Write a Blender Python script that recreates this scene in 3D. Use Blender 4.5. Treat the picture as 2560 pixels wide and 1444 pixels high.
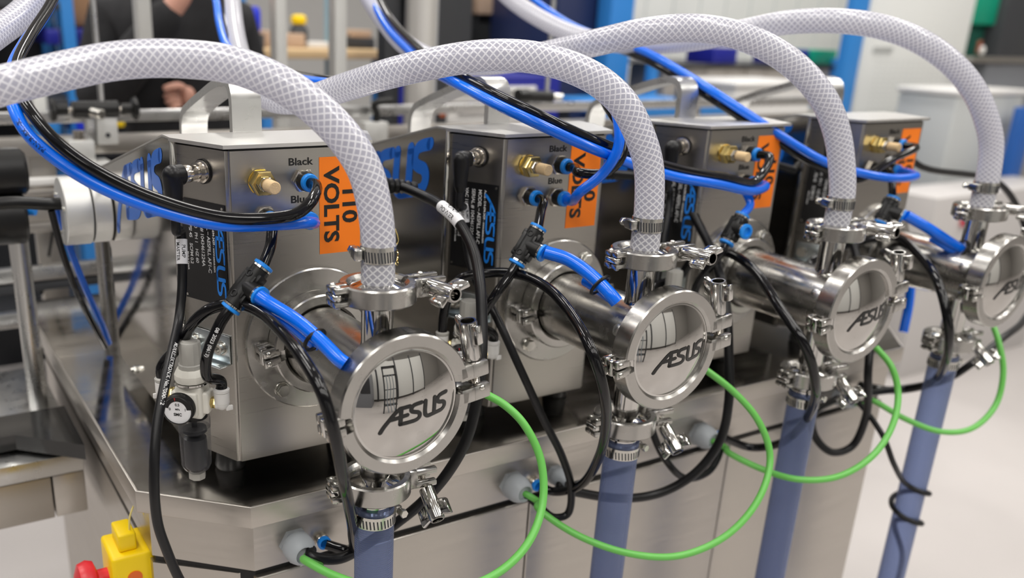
import bpy, bmesh, math, random
from mathutils import Vector, Matrix
random.seed(7)
for o in list(bpy.data.objects): bpy.data.objects.remove(o)
COL=bpy.context.scene.collection
PI=math.pi
# ------------------------------------------------------------------ camera, world, lights, exposure
# all lengths below are millimetres; the centre of the nearest pump lid is x=0, y=0, z=0, 1.10 m above the floor
H0=1100.0
RC=Matrix(((0.861215495,-0.507272144,0.031350329),(-0.146286355,-0.306484754,-0.940567593),(0.486732137,0.805445260,-0.338156412)))
CC=Vector((-407.719,-707.144,355.193)); FP,CX,CY=2246.147,1058.825,863.246
cam=bpy.data.cameras.new('camera'); co=bpy.data.objects.new('camera',cam); COL.objects.link(co)
cr=Matrix((RC[0],-RC[1],-RC[2])).transposed()
co.matrix_world=Matrix.Translation(Vector((CC.x,CC.y,CC.z+H0))*.001)@cr.to_4x4()
cam.sensor_fit='HORIZONTAL'; cam.sensor_width=36; cam.lens=FP/2560*36
cam.shift_x=(1280-CX)/2560; cam.shift_y=(CY-722)/2560; cam.clip_start=.02; cam.clip_end=100
cam.dof.use_dof=True; cam.dof.focus_distance=.985; cam.dof.aperture_fstop=3.0
sc=bpy.context.scene; sc.camera=co
sc.view_settings.view_transform='Standard'; sc.view_settings.look='None'
sc.view_settings.gamma=1; sc.view_settings.use_curve_mapping=False; sc.view_settings.exposure=0.0
wd=bpy.data.worlds.new('world'); sc.world=wd; wd.use_nodes=True
bg=wd.node_tree.nodes['Background']; bg.inputs[0].default_value=(.92,.95,1,1); bg.inputs[1].default_value=.2
def area(name,loc,sx,sy,power,col=(1,.97,.93),rot=(0,0,0)):
    l=bpy.data.lights.new(name,'AREA'); l.shape='RECTANGLE'; l.size=sx; l.size_y=sy; l.energy=power; l.color=col
    o=bpy.data.objects.new(name,l); COL.objects.link(o); o.location=loc; o.rotation_euler=rot; return o
for ix,x in enumerate((-3.2,-1.0,1.2,3.4,5.6)):
    for iy,y in enumerate((-3.0,-.9,1.6,4.0)):
        area('ceiling_lamp',(x,y,4.3),.28,1.5,36)

# ------------------------------------------------------------------ geometry helpers
def W(u,v,d=None,x=None,y=None,z=None):
    r=RC.transposed()@Vector(((u-CX)/FP,(v-CY)/FP,1))
    if d is not None: t=d
    elif x is not None: t=(x-CC.x)/r.x
    elif y is not None: t=(y-CC.y)/r.y
    else: t=(z-CC.z)/r.z
    return CC+r*t
def V(*a): return Vector(a)
def new(): return bmesh.new()
def frame(ax):
    ax=Vector(ax).normalized(); h=Vector((0,0,1)) if abs(ax.z)<.9 else Vector((1,0,0))
    a=h.cross(ax).normalized(); return a,ax.cross(a),ax
def box(bm,x0,x1,y0,y1,z0,z1,bv=0,seg=2,M=None):
    vs=[bm.verts.new((x,y,z)) for x in (x0,x1) for y in (y0,y1) for z in (z0,z1)]
    fs=[bm.faces.new([vs[i] for i in q]) for q in ((0,1,3,2),(4,6,7,5),(0,4,5,1),(2,3,7,6),(0,2,6,4),(1,5,7,3))]
    if bv:
        es=list({e for f in fs for e in f.edges})
        r=bmesh.ops.bevel(bm,geom=es,offset=bv,segments=seg,affect='EDGES',profile=.5)
        vs=list({v for f in r['faces'] for v in f.verts})
    if M is not None: bmesh.ops.transform(bm,matrix=M,verts=[v for v in vs if v.is_valid])
def prism(bm,poly,a,b,f):
    """poly: 2D outline; f(p,q,h) maps to 3D"""
    n=len(poly); A=[bm.verts.new(f(p,q,a)) for p,q in poly]; B=[bm.verts.new(f(p,q,b)) for p,q in poly]
    bm.faces.new(A[::-1]); bm.faces.new(B)
    for i in range(n): bm.faces.new((A[i],A[(i+1)%n],B[(i+1)%n],B[i]))
def lathe(bm,o,ax,prof,seg=40,closed=False,arc=None):
    """prof: (r,h) along axis; arc=(a0,a1) radians for a partial ring, given closed profile"""
    A,B,C=frame(ax); o=Vector(o)
    if arc:
        a0,a1=arc; n=max(3,int(seg*(a1-a0)/(2*PI))); angs=[a0+(a1-a0)*i/n for i in range(n+1)]
    else: angs=[2*PI*i/seg for i in range(seg)]
    rings=[]
    for t in angs:
        d=A*math.cos(t)+B*math.sin(t)
        rings.append([bm.verts.new(o+d*max(r,1e-4)+C*h) for r,h in prof])
    m=len(prof); N=len(rings)
    for i in range(N if not arc else N-1):
        R,S=rings[i],rings[(i+1)%N]
        for j in range(m if closed else m-1):
            k=(j+1)%m; bm.faces.new((R[j],S[j],S[k],R[k]))
    if not closed and not arc:
        if prof[0][0]>.01: bm.faces.new([r[0] for r in rings][::-1])
        if prof[-1][0]>.01: bm.faces.new([r[-1] for r in rings])
    if arc: bm.faces.new(rings[0][::-1]); bm.faces.new(rings[-1])
def cyl(bm,p,q,r,r2=None,seg=28,ch=0):
    p,q=Vector(p),Vector(q); L=(q-p).length; r2=r if r2 is None else r2
    pr=[(r-ch,0),(r,ch),(r2,L-ch),(r2-ch,L)] if ch else [(r,0),(r2,L)]
    lathe(bm,p,q-p,pr,seg)
def hexn(bm,p,q,r,hole=None,seg=6):
    p,q=Vector(p),Vector(q); L=(q-p).length; lathe(bm,p,q-p,[(r*.93,0),(r,L*.12),(r,L*.88),(r*.93,L)],seg)
def ball(bm,c,r,sx=1,sy=1,sz=1,n=16):
    bmesh.ops.create_uvsphere(bm,u_segments=n,v_segments=max(6,n//2),radius=r,matrix=Matrix.Translation(Vector(c))@Matrix.Diagonal((sx,sy,sz,1)))
def cr_pts(P,k=8):
    P=[Vector(p) for p in P]
    if len(P)<3:
        return [P[0].lerp(P[1],i/k) for i in range(k+1)]
    Q=[P[0]*2-P[1]]+P+[P[-1]*2-P[-2]]; out=[]
    for i in range(1,len(Q)-2):
        a,b,c,d=Q[i-1:i+3]
        t0=0;t1=t0+max((b-a).length,1e-3)**.5;t2=t1+max((c-b).length,1e-3)**.5;t3=t2+max((d-c).length,1e-3)**.5
        for j in range(k):
            t=t1+(t2-t1)*j/k
            A1=a*((t1-t)/(t1-t0))+b*((t-t0)/(t1-t0));A2=b*((t2-t)/(t2-t1))+c*((t-t1)/(t2-t1));A3=c*((t3-t)/(t3-t2))+d*((t-t2)/(t3-t2))
            B1=A1*((t2-t)/(t2-t0))+A2*((t-t0)/(t2-t0));B2=A2*((t3-t)/(t3-t1))+A3*((t-t1)/(t3-t1))
            out.append(B1*((t2-t)/(t2-t1))+B2*((t-t1)/(t2-t1)))
    out.append(P[-1]); return out
def tube(bm,P,r,seg=16,k=8,inner=None,smooth=True,rf=None):
    pts=cr_pts(P,k) if smooth else [Vector(p) for p in P]
    uv=bm.loops.layers.uv.verify()
    T=[]
    for i in range(len(pts)):
        a=pts[max(0,i-1)];b=pts[min(len(pts)-1,i+1)];T.append((b-a).normalized())
    A,B,_=frame(T[0]); rings=[];L=0;Ls=[]
    for i,p in enumerate(pts):
        if i:
            L+=(p-pts[i-1]).length; ax=T[i-1].cross(T[i])
            if ax.length>1e-9:
                R=Matrix.Rotation(T[i-1].angle(T[i]),3,ax.normalized()); A=R@A
            A=(A-T[i]*A.dot(T[i])).normalized()
        B=T[i].cross(A); Ls.append(L); rr=r*(rf(i/(len(pts)-1)) if rf else 1)
        rings.append([bm.verts.new(p+(A*math.cos(2*PI*j/seg)+B*math.sin(2*PI*j/seg))*rr) for j in range(seg)])
    for i in range(len(rings)-1):
        for j in range(seg):
            f=bm.faces.new((rings[i][j],rings[i][(j+1)%seg],rings[i+1][(j+1)%seg],rings[i+1][j]))
            for l,(u,v) in zip(f.loops,((Ls[i],j/seg),(Ls[i],(j+1)/seg),(Ls[i+1],(j+1)/seg),(Ls[i+1],j/seg))): l[uv].uv=(u*.001,v)
    if inner:
        for R,s in ((rings[0],1),(rings[-1],-1)):
            c=sum((v.co for v in R),Vector())/seg; I=[bm.verts.new(c+(v.co-c)*inner) for v in R]
            for j in range(seg):
                q=(R[j],I[j],I[(j+1)%seg],R[(j+1)%seg]); bm.faces.new(q if s>0 else q[::-1])
            bm.faces.new(I if s<0 else I[::-1])
    else:
        bm.faces.new(rings[0][::-1]); bm.faces.new(rings[-1])
def torus(bm,c,ax,R,r,seg=40,ns=10):
    lathe(bm,c,ax,[(R+r*math.cos(2*PI*i/ns),r*math.sin(2*PI*i/ns)) for i in range(ns)],seg,closed=True)

# ------------------------------------------------------------------ materials
MATS={}
def mat(name,col,rough=.5,metal=0,**k):
    if name in MATS: return MATS[name]
    m=bpy.data.materials.new(name); m.use_nodes=True; b=m.node_tree.nodes['Principled BSDF']
    b.inputs['Base Color'].default_value=(*col,1); b.inputs['Roughness'].default_value=rough; b.inputs['Metallic'].default_value=metal
    for a,v in k.items(): b.inputs[a.replace('_',' ')].default_value=v
    MATS[name]=m; return m
def nd(m,t,**k):
    n=m.node_tree.nodes.new(t)
    for a,v in k.items():
        if a in n.inputs: n.inputs[a].default_value=v
        else: setattr(n,a,v)
    return n
def lk(m,a,b): m.node_tree.links.new(a,b)
def noisy(m,scale=(1,1,1),ns=20,amt=.1,bump=.0,rl=None,coldelta=0,detail=4,bd=.001):
    """stretched noise drives roughness, slight colour variation and bump"""
    b=m.node_tree.nodes['Principled BSDF']; tc=nd(m,'ShaderNodeTexCoord'); mp=nd(m,'ShaderNodeMapping'); mp.inputs['Scale'].default_value=scale
    n=nd(m,'ShaderNodeTexNoise',Scale=ns,Detail=detail); lk(m,tc.outputs['Object'],mp.inputs[0]); lk(m,mp.outputs[0],n.inputs['Vector'])
    r0=b.inputs['Roughness'].default_value
    mr=nd(m,'ShaderNodeMapRange'); mr.inputs['To Min'].default_value=max(0.02,r0-amt); mr.inputs['To Max'].default_value=r0+amt
    mr.inputs['From Min'].default_value=.3; mr.inputs['From Max'].default_value=.7
    lk(m,n.outputs[0],mr.inputs[0]); lk(m,mr.outputs[0],b.inputs['Roughness'])
    if bump:
        bp=nd(m,'ShaderNodeBump',Strength=bump,Distance=bd); lk(m,n.outputs[0],bp.inputs['Height']); lk(m,bp.outputs[0],b.inputs['Normal'])
    if coldelta:
        c=b.inputs['Base Color'].default_value[:]; mx=nd(m,'ShaderNodeMix',data_type='RGBA')
        mx.inputs[6].default_value=[max(0,v*(1-coldelta)) for v in c[:3]]+[1]; mx.inputs[7].default_value=[min(1,v*(1+coldelta)) for v in c[:3]]+[1]
        lk(m,n.outputs[0],mx.inputs[0]); lk(m,mx.outputs[2],b.inputs['Base Color'])
    return m
STEEL=noisy(mat('brushed_steel',(.43,.41,.38),.30,1),(1,1,120),5,.03,.002,coldelta=.015)
STEELH=noisy(mat('brushed_steel_cover',(.72,.71,.69),.38,1),(3,60,3),5,.05,.004,coldelta=.03)
PANEL=noisy(mat('mirror_steel_panel',(.50,.485,.46),.09,1),(1,1,12),5,.02,coldelta=.04)
POL=mat('polished_steel',(.58,.57,.55),.09,1)
POL2=noisy(mat('satin_steel',(.44,.43,.41),.24,1),(1,1,1),60,.06)
TRAY=noisy(mat('tray_steel',(.60,.58,.55),.15,1),(1,6,1),8,.05,.01,coldelta=.06)
CAB=noisy(mat('cabinet_steel',(.52,.49,.45),.38,1),(1,1,30),8,.06,coldelta=.05)
BOLT=mat('zinc_steel',(.62,.61,.57),.2,1)
ALU=noisy(mat('aluminium',(.66,.66,.65),.30,1),(1,1,1),40,.06)
ALUW=mat('anodised_aluminium',(.72,.72,.70),.45,.55)
BRASS=mat('brass',(.72,.56,.22),.2,1)
SINTER=noisy(mat('sintered_bronze',(.78,.56,.32),.8,.2),ns=900,amt=.1,bump=.6,coldelta=.35,bd=.0006)
NICKEL=mat('nickel',(.66,.62,.56),.18,1)
BLK=mat('black_plastic',(.008,.008,.008),.38,Specular_IOR_Level=.35)
BLKR=mat('black_rubber',(.006,.006,.007),.36,Specular_IOR_Level=.35)
BLKT=mat('black_tube',(.004,.004,.005),.10,Specular_IOR_Level=.4)
BLUET=mat('blue_tube',(.0,.15,.86),.22,Coat_Weight=.12,Coat_Roughness=.05)
BLUEP=mat('blue_collar',(.01,.25,.80),.35)
BLUEV=mat('blue_vinyl',(.0,.12,.55),.35)
BLUEL=mat('blue_print',(.01,.22,.78),.4)
BLKV=mat('black_vinyl',(.006,.006,.006),.35)
WHT=mat('white_print',(.85,.85,.85),.5)
WHL=mat('white_label',(.85,.85,.87),.5)
GREEN=mat('green_cable',(.14,.50,.09),.4)
ORG=mat('orange_label',(1.0,.22,.003),.5)
PLATE=mat('black_plate',(.006,.006,.007),.3)
CREAM=mat('cream_plastic',(.78,.76,.69),.4)
GREYP=mat('grey_plastic',(.40,.39,.36),.45)
GLAND=mat('grey_gland_plastic',(.42,.45,.48),.5)
YEL=mat('yellow_plastic',(.95,.66,.0),.4)
RED=mat('red_plastic',(.65,.02,.03),.35)
DKBLUE=mat('dark_blue_plastic',(.01,.015,.25),.4)
ROYAL=mat('royal_blue_plastic',(.01,.03,.65),.4)
POSTB=mat('blue_painted_steel',(.03,.22,.60),.4)
GREENM=mat('green_paint',(.0,.30,.18),.4)
CARD=mat('cardboard',(.30,.17,.09),.8)
CARD2=mat('pale_cardboard',(.50,.36,.26),.8)
WOOD=noisy(mat('wood_top',(.62,.44,.24),.5),(1,12,12),6,.05,coldelta=.25)
WHITEP=mat('white_panel',(.70,.71,.69),.5)
WHITEPL=mat('white_plastic',(.74,.73,.71),.4)
BAG=noisy(mat('milky_plastic_bags',(.46,.42,.375),.45),(1,1,1),14,.1,.3,coldelta=.2,bd=.02)
CHAR=mat('charcoal_paint',(.035,.037,.042),.5)
CLOTH=noisy(mat('black_cloth',(.010,.010,.012),.85),(1,1,1),30,.05,.2,bd=.004)
SKIN=noisy(mat('skin',(.62,.33,.25),.5,Subsurface_Weight=.08),(1,1,1),60,.05,coldelta=.1)
RUBF=mat('dark_foot_rubber',(.02,.02,.021),.4)
# braided hose
def braid():
    m=bpy.data.materials.new('braided_hose'); m.use_nodes=True; b=m.node_tree.nodes['Principled BSDF']
    uv=nd(m,'ShaderNodeUVMap'); sp=nd(m,'ShaderNodeSeparateXYZ'); lk(m,uv.outputs[0],sp.inputs[0])
    def ma(op,a,bb=None):
        n=nd(m,'ShaderNodeMath',operation=op)
        for i,x in enumerate((a,bb)):
            if x is None: continue
            if isinstance(x,(int,float)): n.inputs[i].default_value=x
            else: lk(m,x,n.inputs[i])
        return n.outputs[0]
    U=ma('MULTIPLY',sp.outputs[0],128.0); N=ma('MULTIPLY',sp.outputs[1],12.0)
    def ln(s):
        a=ma('ADD' if s>0 else 'SUBTRACT',N,U); f=ma('FRACT',a); d=ma('ABSOLUTE',ma('SUBTRACT',f,.5)); return ma('LESS_THAN',d,.13)
    mx=ma('MAXIMUM',ln(1),ln(-1))
    c=nd(m,'ShaderNodeMix',data_type='RGBA'); c.inputs[6].default_value=(.46,.46,.53,1); c.inputs[7].default_value=(.97,.97,1,1)
    lk(m,mx,c.inputs[0]); lk(m,c.outputs[2],b.inputs['Base Color'])
    b.inputs['Roughness'].default_value=.22; b.inputs['Coat Weight'].default_value=.4; b.inputs['Coat Roughness'].default_value=.08
    bp=nd(m,'ShaderNodeBump',Strength=.5,Distance=.0006); lk(m,mx,bp.inputs['Height']); lk(m,bp.outputs[0],b.inputs['Normal'])
    tl=nd(m,'ShaderNodeBsdfTranslucent'); tl.inputs[0].default_value=(.8,.8,.88,1)
    ms=nd(m,'ShaderNodeMixShader'); ms.inputs[0].default_value=.35; out=m.node_tree.nodes['Material Output']
    lk(m,b.outputs[0],ms.inputs[1]); lk(m,tl.outputs[0],ms.inputs[2]); lk(m,ms.outputs[0],out.inputs[0]); return m
BRAID=braid()
def clearm(name,tcol,mixv,col,rough=.15,ribs=False,mx_=.95):
    m=bpy.data.materials.new(name); m.use_nodes=True; b=m.node_tree.nodes['Principled BSDF']
    b.inputs['Base Color'].default_value=(*col,1); b.inputs['Roughness'].default_value=rough
    t=nd(m,'ShaderNodeBsdfTransparent'); t.inputs[0].default_value=(*tcol,1)
    lw=nd(m,'ShaderNodeLayerWeight',Blend=.35); mr=nd(m,'ShaderNodeMapRange'); mr.inputs['To Min'].default_value=mixv; mr.inputs['To Max'].default_value=mx_
    lk(m,lw.outputs['Facing'],mr.inputs[0])
    ms=nd(m,'ShaderNodeMixShader'); lk(m,mr.outputs[0],ms.inputs[0]); lk(m,t.outputs[0],ms.inputs[1]); lk(m,b.outputs[0],ms.inputs[2])
    lk(m,ms.outputs[0],m.node_tree.nodes['Material Output'].inputs[0])
    if ribs:
        uv=nd(m,'ShaderNodeUVMap'); w=nd(m,'ShaderNodeTexWave',Scale=110); w.bands_direction='X'; lk(m,uv.outputs[0],w.inputs[0])
        bp=nd(m,'ShaderNodeBump',Strength=.5,Distance=.001); lk(m,w.outputs[0],bp.inputs['Height']); lk(m,bp.outputs[0],b.inputs['Normal'])
    return m
BLUEH=clearm('blue_clear_hose',(.62,.70,.92),.34,(.16,.20,.36),.12,True)
BOWL=clearm('clear_bowl',(.96,.96,.96),.03,(.13,.13,.14),.03,mx_=.7)
FLOOR=noisy(mat('floor_epoxy',(.52,.49,.475),.33),(1,1,1),.9,.08,.0,coldelta=.16)

# ------------------------------------------------------------------ object helpers
def finish(o,name,bm,m,ang=38):
    bmesh.ops.recalc_face_normals(bm,faces=bm.faces[:])
    for f in bm.faces: f.smooth=True
    ca=math.radians(ang)
    for e in bm.edges:
        if len(e.link_faces)==2 and e.calc_face_angle(0)>ca: e.smooth=False
    me=bpy.data.meshes.new(name); bm.to_mesh(me); bm.free(); me.materials.append(m); return me
def props(o,label=None,cat=None,group=None,kind=None):
    if label: o['label']=label
    if cat: o['category']=cat
    if group: o['group']=group
    if kind: o['kind']=kind
    return o
def S(p): return Vector((p[0],p[1],p[2]+H0))*.001
class Thing:
    def __init__(s,name,label,cat,base,group=None):
        s.base=Vector(base); s.o=bpy.data.objects.new(name,None); s.o.empty_display_size=.01; COL.objects.link(s.o)
        s.o.location=S(base); props(s.o,label,cat,group)
    def part(s,name,bm,m,label=None,parent=None,ang=38,kind=None):
        bmesh.ops.transform(bm,matrix=Matrix.Scale(.001,4)@Matrix.Translation(-s.base),verts=bm.verts[:])
        me=finish(None,name,bm,m,ang); o=bpy.data.objects.new(name,me); COL.objects.link(o); o.parent=parent or s.o
        if label:o['label']=label
        if kind:o['kind']=kind
        return o
def single(name,bm,m,label=None,cat=None,group=None,kind=None,base=None,ang=38):
    if base is None:
        base=sum((v.co for v in bm.verts),Vector())/len(bm.verts); base.z=min(v.co.z for v in bm.verts)
    base=Vector(base)
    bmesh.ops.transform(bm,matrix=Matrix.Scale(.001,4)@Matrix.Translation(-base),verts=bm.verts[:])
    me=finish(None,name,bm,m,ang); o=bpy.data.objects.new(name,me); COL.objects.link(o); o.location=S(base); return props(o,label,cat,group,kind)
def copytree(o,dx,parent=None,label=None,dy=0,dz=0):
    c=o.copy(); COL.objects.link(c); c.parent=parent
    if parent is None:
        c.location=o.location+Vector((dx,dy,dz))*.001
        if label: c['label']=label
    for ch in list(o.children): copytree(ch,0,c)
    return c
def textbm(s,size,thick,f,bold=0.0,align='CENTER',sp=1.0):
    """flat lettering solid; f(x,y,h) maps text plane to 3D mm"""
    cu=bpy.data.curves.new('t','FONT'); cu.body=s; cu.size=size; cu.extrude=thick; cu.offset=bold; cu.align_x=align; cu.align_y='CENTER'; cu.resolution_u=3; cu.space_character=sp
    o=bpy.data.objects.new('t',cu); COL.objects.link(o); dg=bpy.context.evaluated_depsgraph_get(); dg.update()
    me=bpy.data.meshes.new_from_object(o.evaluated_get(dg)); bm=bmesh.new(); bm.from_mesh(me)
    for v in bm.verts: v.co=f(v.co.x,v.co.y,v.co.z)
    bpy.data.objects.remove(o); bpy.data.meshes.remove(me); bpy.data.curves.remove(cu); return bm
def merge(a,b):
    me=bpy.data.meshes.new('x'); b.to_mesh(me); a.from_mesh(me); bpy.data.meshes.remove(me); b.free(); return a
LOGO=[[(0,-.28),(.12,0),(.35,.35),(.62,.7),(.85,.92),(1.05,1)],[(.95,1),(1.5,1)],[(1.02,1),(1.02,.02)],[(.42,.42),(1.38,.5)],
 [(1.02,.02),(1.5,0),(1.95,.02),(2.1,.12),(2.12,.3),(2.02,.45),(1.78,.56),(1.62,.66),(1.6,.82),(1.7,.96),(1.85,1),(2.2,1)],
 [(2.45,1),(2.45,.3),(2.52,.1),(2.68,0),(3.02,0)],[(3.05,1),(3.05,.02)],
 [(2.7,0),(3.3,0),(3.62,.02),(3.76,.14),(3.78,.3),(3.68,.46),(3.42,.56),(3.28,.66),(3.26,.82),(3.36,.96),(3.52,1),(3.86,1)]]
def logobm(w,thick,f,wf=None):
    bm=new()
    for st in LOGO:
        P=[p.xy for p in cr_pts([(a,b,0) for a,b in st],5)]
        n=len(P); Lf=[];Rt=[]
        for i,p in enumerate(P):
            t=(P[min(n-1,i+1)]-P[max(0,i-1)]).normalized(); q=Vector((-t.y,t.x))*w/2
            Lf.append(p+q);Rt.append(p-q)
        def cap(c,t,s):
            a=math.atan2(t.y,t.x); return [c+Vector((math.cos(a+s*PI/2-s*PI*j/6*1),math.sin(a+s*PI/2-s*PI*j/6)))*w/2 for j in range(1,6)]
        for i in range(n-1):
            q=[Lf[i],Rt[i],Rt[i+1],Lf[i+1]]
            A=[bm.verts.new(f(v.x,v.y,thick)) for v in q]; bm.faces.new(A)
        for c in (P[0],P[-1]):
            R=[bm.verts.new(f(c.x+w/2*math.cos(2*PI*j/12),c.y+w/2*math.sin(2*PI*j/12),thick)) for j in range(12)]; bm.faces.new(R)
    return bm

# ------------------------------------------------------------------ room
def struct(name,bm,m,ang=38): return single(name,bm,m,kind='structure',ang=ang)
b=new(); box(b,-7000,9500,-6000,8200,-1092,-1072); struct('floor',b,FLOOR)
b=new(); box(b,-7000,9500,-6000,8200,3400,3450); struct('ceiling',b,mat('ceiling_paint',(.82,.81,.79),.8))
WALLM=mat('wall_paint',(.38,.37,.35),.7)
b=new(); box(b,-7000,9500,8200,8300,-1072,3400); struct('wall_back',b,mat('wall_grey',(.52,.515,.505),.7))
b=new(); box(b,-7000,9500,-6100,-6000,-1072,3400); struct('wall_front',b,WALLM)
b=new(); box(b,-7100,-7000,-6000,8200,-1072,3400); struct('wall_left',b,mat('wall_dark',(.20,.20,.21),.7))
b=new(); box(b,9500,9600,-6000,8200,-1072,3400); struct('wall_right',b,WALLM)
# ------------------------------------------------------------------ cabinet and tray under the pumps
SP=360.0
XT0,XT1,YL,ZT=-211,1230,160,-172
tr=Thing('drip_tray','long polished steel tray with a folded front lip carrying the four pumps','tray',(400,600,ZT-6),None)
b=new(); out=[(XT0,257),(-106,YL),(XT1-100,YL),(XT1,257),(XT1,1092),(XT0-8,1092)]
prism(b,out,ZT-5,ZT,lambda p,q,h:V(p,q,h)); tr.part('tray_plate',b,TRAY)
b=new()
for (p,q) in ((out[5],out[0]),(out[0],out[1]),(out[1],out[2]),(out[2],out[3]),(out[3],out[4])):
    p,q=V(*p,0),V(*q,0); t=(q-p).normalized(); n=V(t.y,-t.x,0)
    M=Matrix.Translation((p.x,p.y,0))@Matrix(((t.x,-n.x,0,0),(t.y,-n.y,0,0),(0,0,1,0),(0,0,0,1)))
    L=(q-p).length; box(b,-1,L+1,-1.2,3,ZT-26,ZT+2.2,1.1,3,M)
tr.part('folded_lip',b,CAB)
cabn=Thing('base_cabinet','tall brushed steel cabinet with panel seams under the long tray','cabinet',(460,600,-1072))
CO=[(-196,268),(-98,178),(1128,178),(1128,1060),(-196,1060)]
b=new(); prism(b,CO,-268,ZT-5.5,lambda p,q,h:V(p,q,h)); cabn.part('upper_skirt',b,CAB)
b=new(); prism(b,[(-192,270),(-95,184),(1124,184),(1124,1056),(-192,1056)],-290,-260,lambda p,q,h:V(p,q,h)); cabn.part('seam_gasket',b,BLKR)
for i in range(3):
    x0=-98+i*(1226/3); b=new(); box(b,x0+1,x0+1226/3-1,176,196,-960,-278,2.5,3); d=cabn.part('door',b,CAB)
b=new(); prism(b,[(-196,268),(-112,197),(1128,197),(1128,1058),(-196,1058)],-1000,-278,lambda p,q,h:V(p,q,h)); cabn.part('cabinet_body',b,CAB)
b=new(); box(b,-150,1100,230,1030,-1072,-1000.5); cabn.part('plinth',b,CHAR)

# ------------------------------------------------------------------ pump machine
ORD=['nearest','second nearest','third','farthest']
XF1,XF2,YF,ZTOP,ZB=-97,68,220.6,221,-142.5
XCL,XCR,YC=-131.5,102,297
def chamf(s,h,off=0.0):
    """point on the left chamfer face; s mm from its front edge, h height"""
    d=V(XCL-XF1,YC-YF,0); L=d.length; d/=L; n=V(-d.y,d.x,0)
    n=V(-(YC-YF),(XCL-XF1),0).normalized()
    return V(XF1,YF,0)+d*s+n*off+V(0,0,h), n, d
m=Thing('filling_pump','nearest of the four steel pump housings, its blue side lettering mirrored in sheen','pump housing',(0,430,ZB-30),'row of steel pump housings')
foot_pts=[(XF1+6,YF+52),(XF2-8,YF+52),(XF1+6,610),(XF2-8,610)]
b=new(); prof=[(XF1,YF),(XF2,YF),(XCR,YC),(XCR,640),(XCL+1,640),(XCL+1,YC)]
# housing walls: sloped top towards the rear
def topz(y): return ZTOP if y<=325 else ZTOP-(y-325)*.245
A=[b.verts.new(V(p,q,ZB)) for p,q in prof]; B=[b.verts.new(V(p,q,topz(q))) for p,q in prof]
b.faces.new(A[::-1])
for i in range(6): b.faces.new((A[i],A[(i+1)%6],B[(i+1)%6],B[i]))
C1=b.verts.new(V(XCR,325,ZTOP));C2=b.verts.new(V(XCL+1,325,ZTOP))
b.faces.new((B[0],B[1],B[2],C1,C2,B[5])); b.faces.new((C1,B[3],B[4],C2))
bmesh.ops.remove_doubles(b,verts=b.verts[:],dist=.01)
es=[e for e in b.edges if abs(e.verts[0].co.z-e.verts[1].co.z)>200 and e.verts[0].co.y<300]
bmesh.ops.bevel(b,geom=es,offset=3.5,segments=3,affect='EDGES'); m.part('housing',b,STEEL)
# top cover, folded sheet over the housing
b=new(); cv=[(XF1-5,YF-5),(XF2+5,YF-5),(XCR+5,YC-3),(XCR+5,325),(XCL-4,325),(XCL-4,YC-3)]
prism(b,cv,ZTOP+3,ZTOP+7,lambda p,q,h:V(p,q,h))
sl=lambda p,q,h:V(p,q,h-(q-325)*.245)
prism(b,[(XCL-4,325),(XCR+5,325),(XCR+5,776),(XCL-4,776)],ZTOP+3,ZTOP+7,sl)
m.part('top_cover',b,STEELH)
b=new(); cv2=[(XF1+3,YF+2.5),(XF2-3,YF+2.5),(XCR-2,YC+1),(XCR-2,330),(XCL+4,330),(XCL+4,YC+1)]
prism(b,cv2,ZTOP-1,ZTOP+3.2,lambda p,q,h:V(p,q,h)); m.part('cover_gasket',b,BLKR)
# mirror side panels with a folded front edge
def sidepanel(x,s):
    b=new(); o=[(YC+4,ZB-3),(651,ZB-3),(651,24),(700,60),(776,92),(776,117),(325,226),(YC+4,226)]
    prism(b,o,x,x+3*s,lambda p,q,h:V(h,p,q)); box(b,min(x,x+9*s),max(x,x+9*s),YC,YC+5,ZB-3,225,1.5,2); return b
m.part('side_panel',sidepanel(XCL-4,1),PANEL,'mirror-polished left side panel with sloped top')
m.part('side_panel',sidepanel(XCR+6,-1),PANEL)
def plogo(x,y,h): # panel lettering follows the slope of the top edge
    yy=588-x*63; base=84+(588-yy)*.235; hh=58+(588-yy)*.015
    return V(XCL-4-h,yy-(y*6),base+y*hh)
m.part('side_lettering',logobm(.29,.4,plogo),BLUEV,'large blue lettering')
for y,z in ((546,-134),(742,-126)) :
    pass
b=new(); cyl(b,(XCL-4,546,-132),(XCL-13,546,-132),3.2); hexn(b,(XCL-4,546,-132),(XCL-9,546,-132),6); m.part('panel_bolt',b,BOLT)
b=new(); cyl(b,(XCL-4,350,-132),(XCL-6,350,-132),3.2); m.part('panel_bolt',b,BOLT)
for p,q in foot_pts:
    b=new(); lathe(b,(p,q,ZB-29.5),(0,0,1),[(17,0),(19,4),(15,29)],24); m.part('foot',b,RUBF)
# carrying handle: wide flat bar bent to an arch, standing along the top
def flatbar(P,x0,x1,t):
    b=new(); pts=[p.xy for p in cr_pts([(y,z,0) for y,z in P],6)]; n=len(pts); A=[];B=[]
    for i,p in enumerate(pts):
        d=(pts[min(n-1,i+1)]-pts[max(0,i-1)]).normalized(); q=Vector((-d.y,d.x))*t/2; A.append(p+q);B.append(p-q)
    R=[[b.verts.new(V(x,v.x,v.y)) for (x,v) in ((x0,A[i]),(x1,A[i]),(x1,B[i]),(x0,B[i]))] for i in range(n)]
    for i in range(n-1):
        for j in range(4): b.faces.new((R[i][j],R[i][(j+1)%4],R[i+1][(j+1)%4],R[i+1][j]))
    b.faces.new(R[0]);b.faces.new(R[-1][::-1]); return b
HX0,HX1=-53,-17
m.part('handle',flatbar([(331,222),(331,245),(332,266),(338,278),(352,283),(390,277),(450,259),(505,241),(528,231),(538,218),(541,200),(542,168)],HX0,HX1,10),ALU)
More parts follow.
